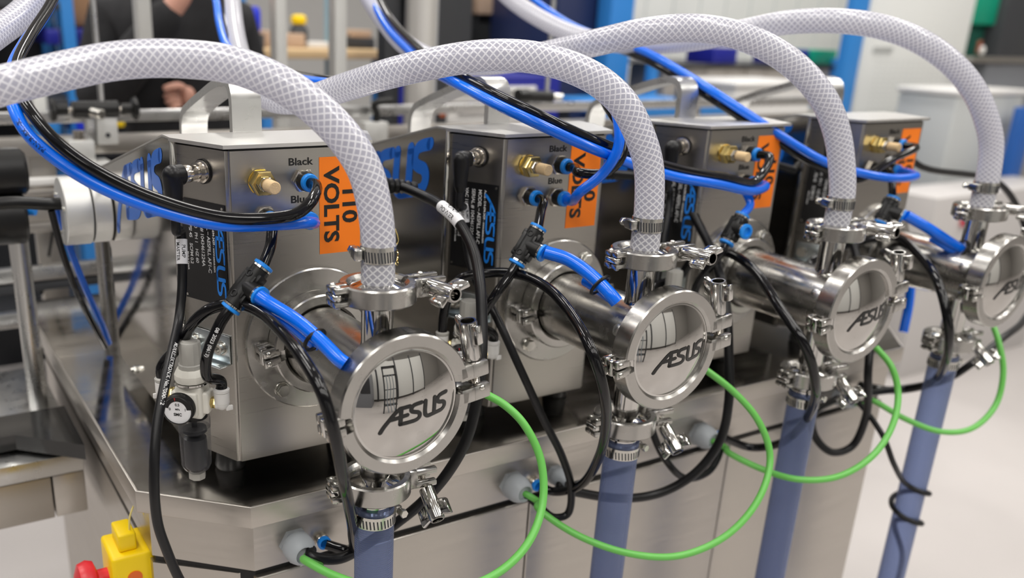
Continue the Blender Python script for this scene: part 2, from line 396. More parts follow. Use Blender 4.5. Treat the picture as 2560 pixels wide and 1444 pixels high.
# flange for the cylinder
b=new(); lathe(b,(0,YF,0),(0,-1,0),[(86,0),(86,5.5),(84.5,7),(46,7)],72); m.part('mounting_flange',b,POL2)
b=new(); lathe(b,(0,YF-7,0),(0,-1,0),[(52,0),(52,4),(47,8)],60); m.part('flange_step',b,POL2)
for i in range(4):
    a=PI/4+i*PI/2; a+=.12; c=V(71*math.cos(a),YF-7,71*math.sin(a))
    b=new(); cyl(b,c,c+V(0,-2.0,0),9.5,ch=.4); hexn(b,c+V(0,-2,0),c+V(0,-8,0),8); m.part('flange_bolt',b,BOLT)
# black name plate on the chamfer
PW0,PW1,PZ0,PZ1=6,75,48,163
n=chamf(0,0)[1]; d=chamf(0,0)[2]; SKS,SKZ=38,196
def cf(s,z,h): return chamf(s,z,h)[0]
b=new(); prism(b,[(PW0,PZ0),(PW1,PZ0),(PW1,PZ1),(PW0,PZ1)],0.1,1.1,cf); npl=m.part('name_plate',b,PLATE)
# text is turned a quarter turn clockwise: text x runs down, text y runs towards the front edge
def rot_cf(s0,z0): return lambda x,y,h:chamf(s0-y,z0-x,1.15+h)[0]
b=logobm(.2,.25,lambda x,y,h:chamf(PW0+15-y*12,PZ1-14-x*23,1.2+h)[0]); m.part('plate_logo',b,BLUEL,'blue lettering',parent=npl)
b=new()
for s,z,t,sz in ((PW0+19,PZ1-8,'Aesus - 514-694-3439 - www.aesus.com',4.6),(PW0+27,PZ1-8,'MODEL – AESFILL AF1-C',7.2),(PW0+37,PZ1-8,'SERIAL # 1043461224A',7.2),
    (PW0+47,PZ1-8,'VAC 110   PH 1    HZ 60',6.6),(PW0+56,PZ1-8,'AMP6   PSI 45    SCFM 0.2',6.6),(PW0+62,PZ1-60,'Made in Canada',3.6)):
    merge(b,textbm(t,sz,.15,rot_cf(s,z),.02,'LEFT',.93))
m.part('plate_text',b,WHT,'white lettering',parent=npl)
for s,z in ((PW0+3,PZ0+4),(PW1-3,PZ0+4),(PW0+3,PZ1-4),(PW1-3,PZ1-4)):
    b=new(); p=cf(s,z,1.1); cyl(b,p,p+n*1,1.6,seg=12); m.part('rivet',b,BOLT,parent=npl)
# orange voltage label
b=new(); ff=lambda p,q,h:V(p,YF-h,q)
prism(b,[(9,100),(60.5,100),(60.5,210.5),(9,210.5)],.1,.5,ff); ol=m.part('voltage_label',b,ORG,'orange voltage label')
b=new()
merge(b,textbm('VOLTS',25.5,.12,lambda x,y,h:V(23+y*1.0,YF-.7-h,156-x*1.13),.8,sp=1.0)); merge(b,textbm('110',25.5,.12,lambda x,y,h:V(46+y*1.0,YF-.7-h,156-x*1.13),.8,sp=1.0))
m.part('label_text',b,BLKV,parent=ol)
for (t,x,z) in (('Black',-13.5,206.5),('Blue',-14,165)):
    m.part('port_marking',textbm(t,11.3,.1,lambda X,Y,h:V(x+X*1.2,YF-.3-h,z+Y),.22),BLKV)
# exhaust muffler
X,Z=-61,187.5
b=new(); cyl(b,(X,YF,Z),(X,YF-2,Z),14); hexn(b,(X,YF-2,Z),(X,YF-16,Z),14.5); mf=m.part('exhaust_muffler',b,BRASS)
b=new(); hexn(b,(X,YF-16,Z),(X,YF-22,Z),8.5); cyl(b,(X,YF-22,Z),(X,YF-25,Z),7.5); m.part('muffler_collar',b,NICKEL,parent=mf)
b=new(); cyl(b,(X,YF-25,Z),(X,YF-44,Z),7,ch=1); m.part('sintered_plug',b,SINTER,parent=mf)
def bulkhead(X,Z,dirv=(0,-1,0)):
    b=new(); hexn(b,(X,YF,Z),(X,YF-4,Z),13.5); f=m.part('bulkhead_fitting',b,NICKEL)
    b=new(); cyl(b,(X,YF-4,Z),(X,YF-15,Z),11,10.5,ch=.8); m.part('fitting_body',b,BLK,parent=f)
    b=new(); lathe(b,(X,YF-15,Z),(0,-1,0),[(10,0),(10,4),(9,5.5),(5.5,5.5),(5.5,1)],28); m.part('release_collar',b,BLUEP,parent=f)
for X,Z in ((-10,186),(-10,144),(-56,148)): bulkhead(X,Z)
# round cable socket on the chamfer
sp_,_,_=chamf(SKS,SKZ); 
b=new(); lathe(b,sp_,n,[(13.5,0),(13.5,1.5),(12.6,1.6)],32); sk=m.part('cable_socket',b,BLKR)
b=new(); lathe(b,sp_+n*1.5,n,[(12.5,0),(12.5,2),(10.5,2.5),(10.5,9),(8.5,9.5)],32); m.part('socket_thread',b,NICKEL,parent=sk)
# power inlet on the right flank
b=new(); box(b,XCR,XCR+7,318,352,128,176,2); m.part('power_inlet',b,BLK)
b=new(); lathe(b,(XCR+3,262+50,70),(1,0,0),[(10,0),(10,4),(8,4),(8,18),(9.5,18),(9.5,24),(5,25)],24); m.part('brass_port',b,BRASS)
b=new(); box(b,60,66,YF-8,YF-1,20,22); b.free()
pumps=[m.o]
ttl=['nearest of the four steel pump housings, its big side lettering doubled by reflections','second steel pump housing from the left, its blue side lettering behind a black power plug',
 'third steel pump housing from the left, partly hidden behind a white braided hose','farthest steel pump housing at the right, out of focus before white panels']
for k in range(4):
    if k: pumps.append(copytree(m.o,SP*k,None,ttl[k]))
m.o['label']=ttl[0]

# ------------------------------------------------------------------ pump cylinder (tee)
KW=['nearest','second','third','farthest']
def rep(o,labs,dx=SP):
    o['label']=labs[0]
    for k in range(1,len(labs)): copytree(o,dx*k,None,labs[k])
RB=45
t=Thing('pump_cylinder','x','pump cylinder',(0,110,-RB),'horizontal pump cylinders')
b=new(); lathe(b,(0,212.5,0),(0,-1,0),[(60,0),(60,6),(52,10),(RB,13),(RB,186),(52,191),(63,194),(64,200)],72); t.part('cylinder_body',b,POL2)
b=new(); lathe(b,(0,60,RB-8),(0,0,1),[(20,0),(17.3,6),(16.6,10),(16.6,60),(24,62),(31,64.5),(31,68)],40); t.part('inlet_riser',b,POL)
b=new(); lathe(b,(0,60,-RB+8),(0,0,-1),[(20,0),(17.3,6),(16.6,10),(16.6,70),(24,72),(31,74.5),(31,78)],40); t.part('outlet_pipe',b,POL)
b=new(); lathe(b,(-44,38,18),(-.93,0,.36),[(7.5,-4),(7.5,7),(6,8)],24); t.part('air_nipple',b,ALU)
rep(t.o,['steel pump cylinder nearest the viewer, with a capped blue tube resting on it','steel pump cylinder of the second pump, behind the lid ringed with black tubes',
 'blurred steel pump cylinder of the third pump, catching a bright highlight','blurred steel pump cylinder at the far right end of the row'])
# domed lid with black lettering
RL=59.5
t=Thing('end_cap','x','lid',(0,0,-RL),'domed mirror lids')
def dome(r): return -2-13*(1-(r/58)**2)
b=new(); pr=[(0.01,-dome(0))]+[(58*i/16,-dome(58*i/16)) for i in range(1,17)]
pr=[(r,h) for r,h in pr]
lathe(b,(0,0,0),(0,-1,0),[(r,h) for r,h in pr],96)
lid=t.part('domed_face',b,mat('mirror_lid',(.50,.485,.465),.035,1),ang=60)
b=new(); lathe(b,(0,0,0),(0,-1,0),[(63,-11.5),(63,-3),(58.2,1.9),(58.2,2.6),(56.5,2.9)],96); t.part('lid_rim',b,POL)
b=new(); lathe(b,(0,0,0),(0,-1,0),[(64,-1),(64,-11.6),(62,-11.8)],80); b.free()
def lmap(x,y,h):
    s=19.2; X=(x-1.95)*s+6; Z=(y-.5)*17.5-4.5
    a=.10; X,Z=X*math.cos(a)-Z*math.sin(a),X*math.sin(a)+Z*math.cos(a)
    X+=Z*.12
    r=math.hypot(X,Z); return V(X,dome(min(r,58))-.35-h,Z)
t.part('lid_lettering',logobm(.235,.15,lmap),BLKV,'black brushed-style lettering')
rep(t.o,['domed mirror lid with black lettering on the nearest pump','domed mirror lid with black lettering on the second pump from the left',
 'blurred domed mirror lid on the third pump, a bright window shape in it','blurred domed mirror lid at the far right of the row'])
# ------------------------------------------------------------------ sanitary clamps
def clamp(name,base,Mx,ri,ro,w,nut,label,cat='clamp',group=None,arc0=7,earL=24,nutL=38,nr=8.6,lug=13,eT=12.5,pf=.58):
    """Mx: 4x4 from clamp space (ring axis Z, hinge -X, ears +X) to mm"""
    T=Thing(name,label,cat,base,group)
    def P(nm,bm,m_,par=None,lab=None):
        bmesh.ops.transform(bm,matrix=Mx,verts=bm.verts[:]); return T.part(nm,bm,m_,lab,par)
    h=w/2; c=1.6
    for s in (1,-1):
        b=new(); a0=math.radians(arc0); a1=PI-math.radians(arc0)
        prof=[(ri,-h+3),(ri+3,-h),(ro-c,-h),(ro,-h+c),(ro,h-c),(ro-c,h),(ri+3,h),(ri,h-3)]
        # lathe frame for Z axis: A=(?,?)
        A_,B_,_=frame((0,0,1)); th0=math.atan2(A_.y,A_.x)
        if s>0: lathe(b,(0,0,0),(0,0,1),prof,96,True,(a0-th0,a1-th0))
        else: lathe(b,(0,0,0),(0,0,1),prof,96,True,(a0+PI-th0,a1+PI-th0))
        y0,y1=(4.5,eT) if s>0 else (-eT,-4.5)
        # ear beyond the ring, with slot
        for z0,z1 in ((-h,-h*.36),(h*.36,h)): box(b,ro+3,ro+earL,y0,y1,z0,z1,1.8,2)
        box(b,ri+5,ro+7,y0,y1,-h,h,1.8,2)
        # hinge lugs
        if s>0: box(b,-ro-lug,-ro+7,1.0,11,-h,-h*.4,1.6); box(b,-ro-lug,-ro+7,1.0,11,h*.4,h,1.6)
        else: box(b,-ro-lug,-ro+7,-11,-1.0,-h,-h*.4,1.6); box(b,-ro-lug,-ro+7,-11,-1.0,h*.4,h,1.6)
        P('ring_half',b,POL2)
    b=new(); box(b,-ro-lug-1,-ro-lug+9,-10,10,-h*.36,h*.36,2.5,3); lkp=P('hinge_link',b,POL)
    for y in (-6,6):
        b=new(); ball(b,(-ro-lug/2-1,y,h),3.4,1,1,.7,14); ball(b,(-ro-lug/2-1,y,-h),3.4,1,1,.7,14); cyl(b,(-ro-lug/2-1,y,-h),(-ro-lug/2-1,y,h),2.2,seg=12); P('hinge_rivet',b,BOLT,lkp)
    nv=Vector(nut[1]).normalized(); s=1 if nv.y>0 else -1
    px=V(ro+earL*pf,-s*8,0)
    b=new(); cyl(b,px+V(0,0,-h-1),px+V(0,0,h+1),2.4,seg=12); ball(b,px+V(0,0,h),3.4,1,1,.7,14); ball(b,px-V(0,0,h),3.4,1,1,.7,14); P('pivot_pin',b,BOLT)
    o=px; q=o+nv*nut[0]
    b=new(); L=(q-o).length
    tp=[]; nn=int(L/1.6)
    for i in range(nn): tp+=[(3.7,i*1.6),(3.1,i*1.6+.8)]
    lathe(b,o,nv,tp+[(3.7,L)],20); P('bolt',b,NICKEL)
    b=new(); lathe(b,q,nv,[(nr*.55,-.5),(nr,0),(nr,nutL-2),(nr-1,nutL),(nr-2.6,nutL),(nr-3,nutL-3),(nr-3,nutL*.45),(.01,nutL*.45)],32)
    A,B,C=frame(nv); wa=nut[2]; D=A*math.cos(wa)+B*math.sin(wa); E_=C.cross(D)
    for sg in (1,-1):
        Mw=Matrix(((D.x*sg,E_.x,C.x,q.x),(D.y*sg,E_.y,C.y,q.y),(D.z*sg,E_.z,C.z,q.z),(0,0,0,1)))
        bb=new(); box(bb,nr-2,nr+11,-2.6,2.6,nutL*.42,nutL-3,1.8,2)
        for v in bb.verts:
            v.co.z+=max(0,(v.co.x-nr))*.35; v.co.y*=1+max(0,v.co.x-nr)*.04
        bmesh.ops.transform(bb,matrix=Mw,verts=bb.verts[:]); merge(b,bb)
    P('wing_nut',b,POL)
    return T
def MX(o,X,Z):
    X=Vector(X).normalized(); Z=Vector(Z).normalized(); Y=Z.cross(X).normalized(); X=Y.cross(Z)
    return Matrix(((X.x,Y.x,Z.x,o[0]),(X.y,Y.y,Z.y,o[1]),(X.z,Y.z,Z.z,o[2]),(0,0,0,1)))
a=math.radians(7.5)
c=clamp('sanitary_clamp',(0,8,-72),MX((0,7,0),(math.cos(a),0,math.sin(a)),(0,-1,0)),58.4,74,26,(30,(-.06,1,0),PI/2),'x',group='large clamps around the lids',eT=21,nutL=42,nr=9.6)
rep(c.o,['large hinged steel clamp around the lettered lid of the nearest pump','large hinged steel clamp around the lid of the second pump','blurred clamp ring around the lid of the third pump','blurred clamp ring around the lid at far right'])
c=clamp('sanitary_clamp',(0,60,90),MX((0,60,100.5),(1,.0,0),(0,0,1)),29,39.5,20,(21,(.06,-1,.05),.5),'x',group='top clamps under the braided hoses',earL=34,nutL=42,pf=.42)
rep(c.o,['polished clamp with wing nut under the braided hose of the nearest pump','clamp on the upright pipe of the second pump, below its braided hose','blurred clamp below the braided hose of the third pump','blurred clamp below the braided hose at far right'])
c=clamp('sanitary_clamp',(0,60,-126),MX((0,60,-116),(1,-.1,-.02),(0,0,1)),29,39.5,22,(24,(.0,-1,-.72),.9),'x',group='bottom clamps under the cylinders',earL=30)
rep(c.o,['polished clamp with hanging wing nut right below the nearest lid','clamp on the outlet pipe below the lid of the second pump','blurred clamp on the outlet below the third lid','blurred clamp on the outlet below the far right lid'])
c=clamp('sanitary_clamp',(0,190,-60),MX((0,203,0),(math.cos(2.9-PI),0,math.sin(2.9-PI)+.35),(0,-1,0)),46,60,22,(24,(-.05,-1,0),PI/2),'x',group='rear clamps against the flanges')
rep(c.o,['rear clamp joining the nearest cylinder to its round flange','rear clamp joining the second cylinder to its round flange','blurred rear clamp behind the third cylinder','blurred rear clamp behind the far right cylinder'])
# hose barbs sit in the hoses: part of a ferrule
b=new()
t=Thing('hose_barb','x','hose fitting',(0,60,105),'hose barbs on the top clamps')
b=new(); lathe(b,(0,60,104.5),(0,0,1),[(29,0),(29,1.5),(22,3.5),(15,6),(14,9),(15.5,10),(14,30)],40); t.part('ferrule',b,POL)
rep(t.o,['steel hose barb inside the nearest top clamp','steel hose barb inside the top clamp of the second pump','steel hose barb in the third top clamp','steel hose barb in the far right top clamp'])
# ------------------------------------------------------------------ braided hoses
TOPZ=107
def hose_pts(k,lst):
    x=SP*k; return [V(x,60,TOPZ),V(x,60,TOPZ+22),V(x,60,TOPZ+45)]+[W(*p) for p in lst]
HOSES=[
 [(934,505,870),(912,425,858),(868,352,846),(812,290,838),(745,236,832),(660,190,828),(570,160,826),(470,148,824),(370,146,820),(270,155,814),(170,175,804),(80,196,794),(0,215,785),(-90,240,785),(-150,245,830),(-150,200,900),(-90,140,980),(-20,90,1050),(60,30,1120),(130,-60,1200),(180,-200,1300)],
 [(1622,420,1041),(1600,340,1024),(1560,262,1008),(1500,205,998),(1420,165,990),(1330,143,984),(1240,138,982),(1150,146,986),(1060,163,1000),(980,182,1030),(910,203,1070),(850,222,1112),(780,245,1150),(700,252,1200),(645,225,1280),(608,165,1380),(588,90,1480),(578,0,1580),(575,-120,1700)],
 [(2104,410,1219),(2092,330,1198),(2062,252,1176),(2005,180,1160),(1925,122,1146),(1830,84,1136),(1720,70,1130),(1610,80,1136),(1510,102,1160),(1410,125,1215),(1300,148,1290),(1190,160,1380),(1090,150,1460),(1015,112,1540),(960,50,1620),(915,-20,1700),(870,-140,1800)],
 [(2478,360,1390),(2462,285,1364),(2428,215,1340),(2372,152,1320),(2290,98,1304),(2190,64,1296),(2080,52,1298),(1970,56,1325),(1870,74,1375),(1770,95,1440),(1660,108,1520),(1550,108,1620),(1450,92,1710),(1360,52,1800),(1280,0,1880),(1200,-80,1980)]]
hl=['white braided hose arching left from the nearest pump','white braided hose rising from the second pump and dipping behind the nearest arch',
 'blurred white braided hose arching over from the third pump','blurred white braided hose of the far right pump, topmost arch']
for k in range(4):
    b=new(); tube(b,hose_pts(k,HOSES[k]),17.2,seg=32,k=10,inner=.72)
    single('braided_hose',b,BRAID,hl[k],'hose','white braided product hoses',base=(SP*k,60,TOPZ))
def hoseclamp(name,base,z0,hgt,r,ang,flip=1):
    T=Thing(name,'x','hose clamp',base,'worm-drive hose clamps')
    x,y=base[0],base[1]
    b=new(); lathe(b,(x,y,z0),(0,0,1),[(r,0),(r+.9,.2),(r+.9,hgt-.2),(r,hgt)],60); T.part('band',b,BOLT)
    b=new()
    for i in range(30):
        a=i*2*PI/36+ang+.45; p=V(x+(r+.95)*math.cos(a),y+(r+.95)*math.sin(a),0)
        M=Matrix.Translation((p.x,p.y,z0+hgt*.42))@Matrix.Rotation(a,4,'Z')@Matrix.Rotation(.12,4,'X'); box(b,-.25,.25,-.75,.75,-hgt*.32,hgt*.32,0,1,M)
    T.part('band_slots',b,CHAR)
    c,s=math.cos(ang),math.sin(ang); M=Matrix.Translation((x+c*(r+5),y+s*(r+5),z0+hgt*.5))@Matrix.Rotation(ang,4,'Z')
    b=new(); box(b,-5,4,-9,9,-hgt*.36,hgt*.36,2.2,3,M); hs=T.part('screw_housing',b,POL2)
    b=new(); p0=M@V(0,-flip*9,0); p1=M@V(0,-flip*13,0); p2=M@V(0,-flip*19,0); cyl(b,p0,p1,4.2); hexn(b,p1,p2,5); T.part('screw',b,BOLT,parent=hs)
    return T
h=hoseclamp('hose_clamp',(0,60,128),131,17,17.4,PI*.93,1)
rep(h.o,['slotted steel hose clamp at the foot of the nearest braided hose','slotted steel hose clamp at the foot of the second braided hose','blurred hose clamp at the foot of the third braided hose','blurred hose clamp at the foot of the far right braided hose'])
h=hoseclamp('hose_clamp',(0,60,-172),-163,15,22.5,.1,1)
rep(h.o,['slotted hose clamp on the blue clear hose below the nearest lid','slotted hose clamp on the blue clear hose of the second pump','blurred clamp on the blue hose of the third pump','blurred clamp on the blue hose at far right'])
b=new(); tube(b,[(0,60,-142),(0,60,-400),(2,62,-700),(4,70,-1040)],22,seg=32,k=12)
def hollow(o): return o
o=single('suction_hose',b,BLUEH,'x','hose','blue clear suction hoses',base=(0,60,-1070))
rep(o,['translucent blue hose hanging straight down from the nearest pump','ribbed translucent blue hose hanging below the second pump','blurred blue clear hose hanging below the third pump','blurred blue clear hose at far right wound with a black cable'])
t=Thing('hose_barb','x','hose fitting',(0,60,-160),'hose barbs on the outlets')
b=new(); lathe(b,(0,60,-127),(0,0,-1),[(29,0),(29,2),(24,4),(19,6),(18,9),(20,11),(18,24)],40); t.part('ferrule',b,POL)
rep(t.o,['steel barb between lower clamp and blue hose of the nearest pump','steel barb above the blue hose of the second pump','steel barb above the third blue hose','steel barb above the far right blue hose'])

# ------------------------------------------------------------------ filter regulator
RX,RY=-154,199
g=V(-.6,-.8,0); sd=V(.8,-.6,0); up=V(0,0,1)
def rg(a,b_,z): return V(RX,RY,0)+g*a+sd*b_+V(0,0,z)
MR=Matrix(((sd.x,-g.x,0,RX),(sd.y,-g.y,0,RY),(0,0,1,0),(0,0,0,1)))
t=Thing('air_regulator','x','air regulator',(RX,RY,-139),'compressed-air filter regulators')
ax=(0,0,1)
b=new(); lathe(b,(RX,RY,-6),ax,[(13.5,0),(13.5,6),(12.2,7),(12.2,28),(11.2,31),(8,31.6)],12,); 
kb=t.part('pressure_knob',b,GREYP,ang=20)
b=new(); lathe(b,(RX,RY,25.4),ax,[(8,0),(8,.6),(7.2,.7)],30); t.part('knob_cap',b,GREYP,parent=kb)
b=new(); lathe(b,(RX,RY,-19),ax,[(17.5,0),(18.2,2),(18.2,8),(16.5,12),(15,14.5),(14,14.5)],14); t.part('bonnet_ring',b,CREAM,ang=20)
b=new(); lathe(b,(RX,RY,-21.5),ax,[(19,0),(19,2)],40); t.part('chrome_ring',b,POL)
b=new(); box(b,-15,15,-14,14,-60,-22,3,3,MR); box(b,-21,21,-10,10,-55,-30,2.5,3,MR); box(b,-11,11,-18,12,-56,-28,2.5,3,MR); bd=t.part('regulator_body',b,CREAM)
b=new(); lathe(b,(RX,RY,-63),ax,[(15,0),(15,4)],30); t.part('seal_ring',b,BLK)
b=new(); pr=[(17,0)]
for i in range(8): pr+=[(17.6,i*1.4+.3),(17,i*1.4+1)]
lathe(b,(RX,RY,-75),ax,pr+[(17,12)],40); t.part('bowl_nut',b,BOWL)
b=new(); lathe(b,(RX,RY,-75),(0,0,-1),[(17,0),(17.4,1),(16.6,45),(14,51),(9,54),(7,56)],40); t.part('bowl',b,BOWL)
b=new(); lathe(b,(RX,RY,-84),(0,0,-1),[(3,-16),(3,-9),(13,-8),(13.8,-4),(12,-2),(4,-2),(4,1),(12.4,4),(13,10),(13,38),(11.5,40.5)],32); t.part('filter_element',b,mat('dark_filter',(.018,.019,.023),.35))
b=new(); lathe(b,(RX,RY,-129),(0,0,-1),[(7.5,0),(9.6,1.5),(9.6,9),(8.4,10)],8); t.part('drain_valve',b,GREYP,ang=20)
# gauge
gc=rg(17,-6,-43)
b=new(); lathe(b,gc,g,[(8,-2),(8,3),(17,4),(17,11),(16,13)],40); gg=t.part('pressure_gauge',b,BLK,'black pressure gauge with white dial')
b=new(); lathe(b,gc+g*10,g,[(15.6,0),(15.6,3.2),(0.01,3.2)],40); t.part('gauge_dial',b,WHL,parent=gg)
b=new(); lathe(b,gc+g*11,g,[(15.4,1),(16.4,1.5),(16.4,3.4),(15.6,4),(15.2,3)],40,closed=True); t.part('gauge_rim',b,BLK,parent=gg)
def gm(x,y,h): return gc+g*(13.3+h)+sd*x+up*y
b=new()
A0,A1=math.radians(205),math.radians(-40)
N=20; ro_,ri_=14.8,10.2
for i in range(N):
    a=math.radians(5)+(math.radians(170)-math.radians(5))*i/N; a2=math.radians(5)+(math.radians(165))*(i+1)/N
    q=[gm(ri_*math.cos(a),ri_*math.sin(a),.05),gm(ro_*math.cos(a),ro_*math.sin(a),.05),gm(ro_*math.cos(a2),ro_*math.sin(a2),.05),gm(ri_*math.cos(a2),ri_*math.sin(a2),.05)]
    b.faces.new([b.verts.new(v) for v in q])
merge(b,textbm('SMC',4.6,.05,lambda x,y,h:gm(x,y-5,h+.1),.15)); merge(b,textbm('0.5',4.2,.05,lambda x,y,h:gm(x,y+6.2,h+.1),.06))
merge(b,textbm('0',4.2,.05,lambda x,y,h:gm(x-8.5,y+1,h+.1),.06)); merge(b,textbm('1',4.2,.05,lambda x,y,h:gm(x+8.5,y+1,h+.1),.06)); merge(b,textbm('MPa',3,.05,lambda x,y,h:gm(x,y+1,h+.1),.04))
t.part('dial_marks',b,BLKV,parent=gg)
b=new(); q=[gm(-2.2,10.3,.2),gm(-3.4,14.2,.2),gm(-1.8,14.2,.2)]; b.faces.new([b.verts.new(v) for v in q]); t.part('red_pointer',b,RED,parent=gg)
# elbows
def elbow(s,z):
    p=rg(0,21*s,z)
    b=new(); hexn(b,p,p+sd*s*7,6.5); e=t.part('elbow_nut',b,BRASS)
    q=p+sd*s*12; b=new(); ball(b,q,8,1,1,1); cyl(b,p+sd*s*6,q,7.2); cyl(b,q,q+up*13,8.4,8.4,ch=.8); box(b,-4,4,-1.5,1.5,-3,3,1,2,Matrix.Translation(q+sd*s*8-up*5))
    t.part('elbow_body',b,WHITEPL,parent=e); b=new(); lathe(b,q+up*12.5,up,[(6,0),(8.6,1),(8.8,4),(6.4,5.4),(5.9,3)],24); t.part('elbow_collar',b,GREYP if s<0 else WHITEPL,parent=e); return q+up*17
EL_R=elbow(1,-44); EL_L=elbow(-1,-36)
# zinc bracket on the chamfer
b=new(); 
def cbox(s0,s1,z0,z1,h0,h1,bv=.8):
    o_,n_,d_=chamf(0,0); M=Matrix(((d_.x,n_.x,0,o_.x),(d_.y,n_.y,0,o_.y),(0,0,1,0),(0,0,0,1))); box(b,s0,s1,h0,h1,z0,z1,bv,2,M)
cbox(6,74,-20,14,.3,2.6); cbox(6,74,-21,-18.5,.3,18)
dd=(V(RX,RY,0)-chamf(40,0)[0]); box(b,-10,10,-2,34,-20.5,-18.6,.6,2,Matrix.Translation(V(RX,RY,0))@Matrix.Rotation(math.atan2(-dd.x,dd.y)+PI,4,'Z'))
br=t.part('zinc_bracket',b,mat('zinc_plate',(.62,.68,.70),.25,1))
for s in (18,62):
    p=chamf(s,-2,2.6)[0]; b=new(); lathe(b,p,chamf(0,0)[1],[(9,0),(9,1.2),(6.5,1.3),(6.5,7),(3.6,7),(3.6,4),(.01,4)],24); t.part('socket_screw',b,BOLT,parent=br)
rep(t.o,['cream air regulator with round gauge and clear bowl, left of the nearest pump','air regulator with grey knob half hidden behind the nearest lid clamp',
 'blurred air regulator between the second and third pump','blurred air regulator between the third and the far right pump'])

# ------------------------------------------------------------------ tee fittings, tubes and cables
def tee(name,pt,pb,port,lab,r=10.3):
    T=Thing(name,lab,'tube fitting',(pt+pb)/2,'black tee tube fittings'); ax=(pb-pt).normalized(); pv=(port-(pt+pb)/2); pv=(pv-ax*pv.dot(ax)).normalized(); c=(pt+pb)/2
    b=new(); cyl(b,pt+ax*6,pb-ax*6,r,ch=1); cyl(b,c,c+pv*(port-c).dot(pv)*.8,r,ch=1)
    A=ax.cross(pv).normalized()
    M=Matrix(((ax.x,pv.x,A.x,c.x),(ax.y,pv.y,A.y,c.y),(ax.z,pv.z,A.z,c.z),(0,0,0,1)))
    box(b,-14,14,-r-1,r-1,-r*.8,r*.8,2,2,M)
    for s in (-1,1): 
        box(b,s*13-5,s*13+5,-r-3,r+2,-r*.6,r*.6,2,2,M)
    T.part('tee_body',b,BLK)
    for s in (-1,1):
        b=new(); c2=M@V(s*13,-2,r*.6*(1)); 
        for z in (1,-1):
            c3=M@V(s*13,0,z*(r-.2)); torus(b,c3,A,3.4,.9,20,8)
        T.part('eyelet',b,BLK)
    L=(port-c).dot(pv)
    for p,d in ((pt+ax*6,-ax),(pb-ax*6,ax),(c+pv*L*.8,pv)):
        b=new(); lathe(b,p,d,[(8,-.5),(r+.2,0),(r+.2,2),(8,2.2)],28); rr=T.part('steel_ring',b,POL)
        b=new(); lathe(b,p+d*2,d,[(8,0),(10.8,.4),(10.8,3.4),(6.6,4.4),(6.2,1)],28); T.part('release_collar',b,BLUEP,parent=rr)
    return T
def tubeobj(name,P,r,m_,label,cat='air tube',group=None,seg=16,k=8,inner=None):
    b=new(); tube(b,P,r,seg,k,inner); return single(name,b,m_,label,cat,group,base=Vector(P[0]))
def bulk(k,X,Z,o=17): return V(SP*k+X,YF-o,Z)
G_T='black air tubes'; G_B='blue air tubes'
# pump 1
pt,pb,po=W(662,660,y=150),W(574,775,y=150),W(652,742,y=128)
tee('tee_fitting',pt,pb,po,'black tee fitting with blue collars beside the nearest name plate')
ax=(pb-pt).normalized()
tubeobj('air_tube',[bulk(0,-56,148,12),bulk(0,-56,148,30),W(681,575,y=178),W(676,615,y=165),pt+ax*3],6,BLKT,'short black tube dropping into the top of the nearest tee fitting',group=G_T)
q=EL_R
TB=[pb-ax*3,pb+ax*12,W(538,835,y=150),W(517,890,y=155),W(518,940,y=165),q+up*8,q-up*2]
tubeobj('air_tube',[pb-ax*3,pb+ax*12,W(538,835,y=150),W(517,890,y=155),W(518,940,y=165),q+up*8,q-up*2],6,BLKT,'black tube curving from the nearest tee down to the regulator elbow',group=G_T)
tubeobj('air_tube',[EL_L-up*3,EL_L+up*12,W(452,860,y=215),W(480,810,y=190),W(520,775,y=175),W(575,760,y=160),W(640,775,y=120),W(705,830,y=60),W(760,900,y=10),W(805,980,y=-25),W(835,1080,y=-35),W(855,1180,y=-20),W(872,1260,y=20),W(882,1330,y=80),W(870,1375,y=150),W(815,1360,y=166)],6.2,BLKT,'black tube looping over the nearest cylinder and down past its lid',group=G_T)
def plugtube(P,r,lab,tie,P2):
    T=Thing('plugged_air_tube',lab,'air tube',P[0],'capped blue tubes on the cylinders')
    b=new(); tube(b,P,r,16,8,None); a_=T.part('blue_tube',b,BLUET)
    b=new(); tube(b,P2,r*.95,16,8,None,rf=lambda t:1 if t<.9 else 1-.25*(t-.9)*10); T.part('folded_end',b,BLUET)
    b=new(); torus(b,tie[0],tie[1],r*1.72,2.1,28,8); c=Vector(tie[0]); d=frame(tie[1])[0]; ball(b,c+Vector((0,-1,0))*r*1.7,3.2,1,1,1,10); T.part('cable_tie',b,BLK)
    return T
A_=po; B_=W(868,905,y=8)
m1=[W(648,740,y=120),W(672,757,y=110),W(740,800,y=75),W(800,850,y=45),W(848,898,y=20),W(862,908,y=16)]
m2=[W(690,790,y=118),W(735,815,y=90),W(775,848,y=70),W(800,865,y=62)]
plugtube(m1,7.2,'capped blue tube tied with a black strap over the nearest cylinder',(W(787,850,y=55),(m1[4]-m1[3])),m2)
# supply pair 1
L1b=[bulk(0,-10,186,16),bulk(0,-10,186,34),W(777,505,930),W(745,532,920),W(680,545,910),W(560,543,900),W(400,500,885),W(250,432,872),W(150,362,868),(W(85,290,870)),W(45,225,890),W(40,165,940),W(75,90,1010),W(120,20,1080),W(170,-80,1180)]
tubeobj('air_tube',L1b,6.2,BLKT,'long black supply tube swinging out left from the nearest pump',group=G_T)
L1c=[bulk(0,-10,144,16),bulk(0,-10,144,28),W(768,556,945),W(700,560,925),W(560,562,905),W(400,525,890),W(250,466,876),W(150,405,870),W(70,335,868),W(32,260,880),W(28,180,930),W(60,110,1000),W(110,40,1070),W(160,-60,1180)]
tubeobj('air_tube',L1c,6.4,BLUET,'long blue supply tube swinging out left from the nearest pump',group=G_B)
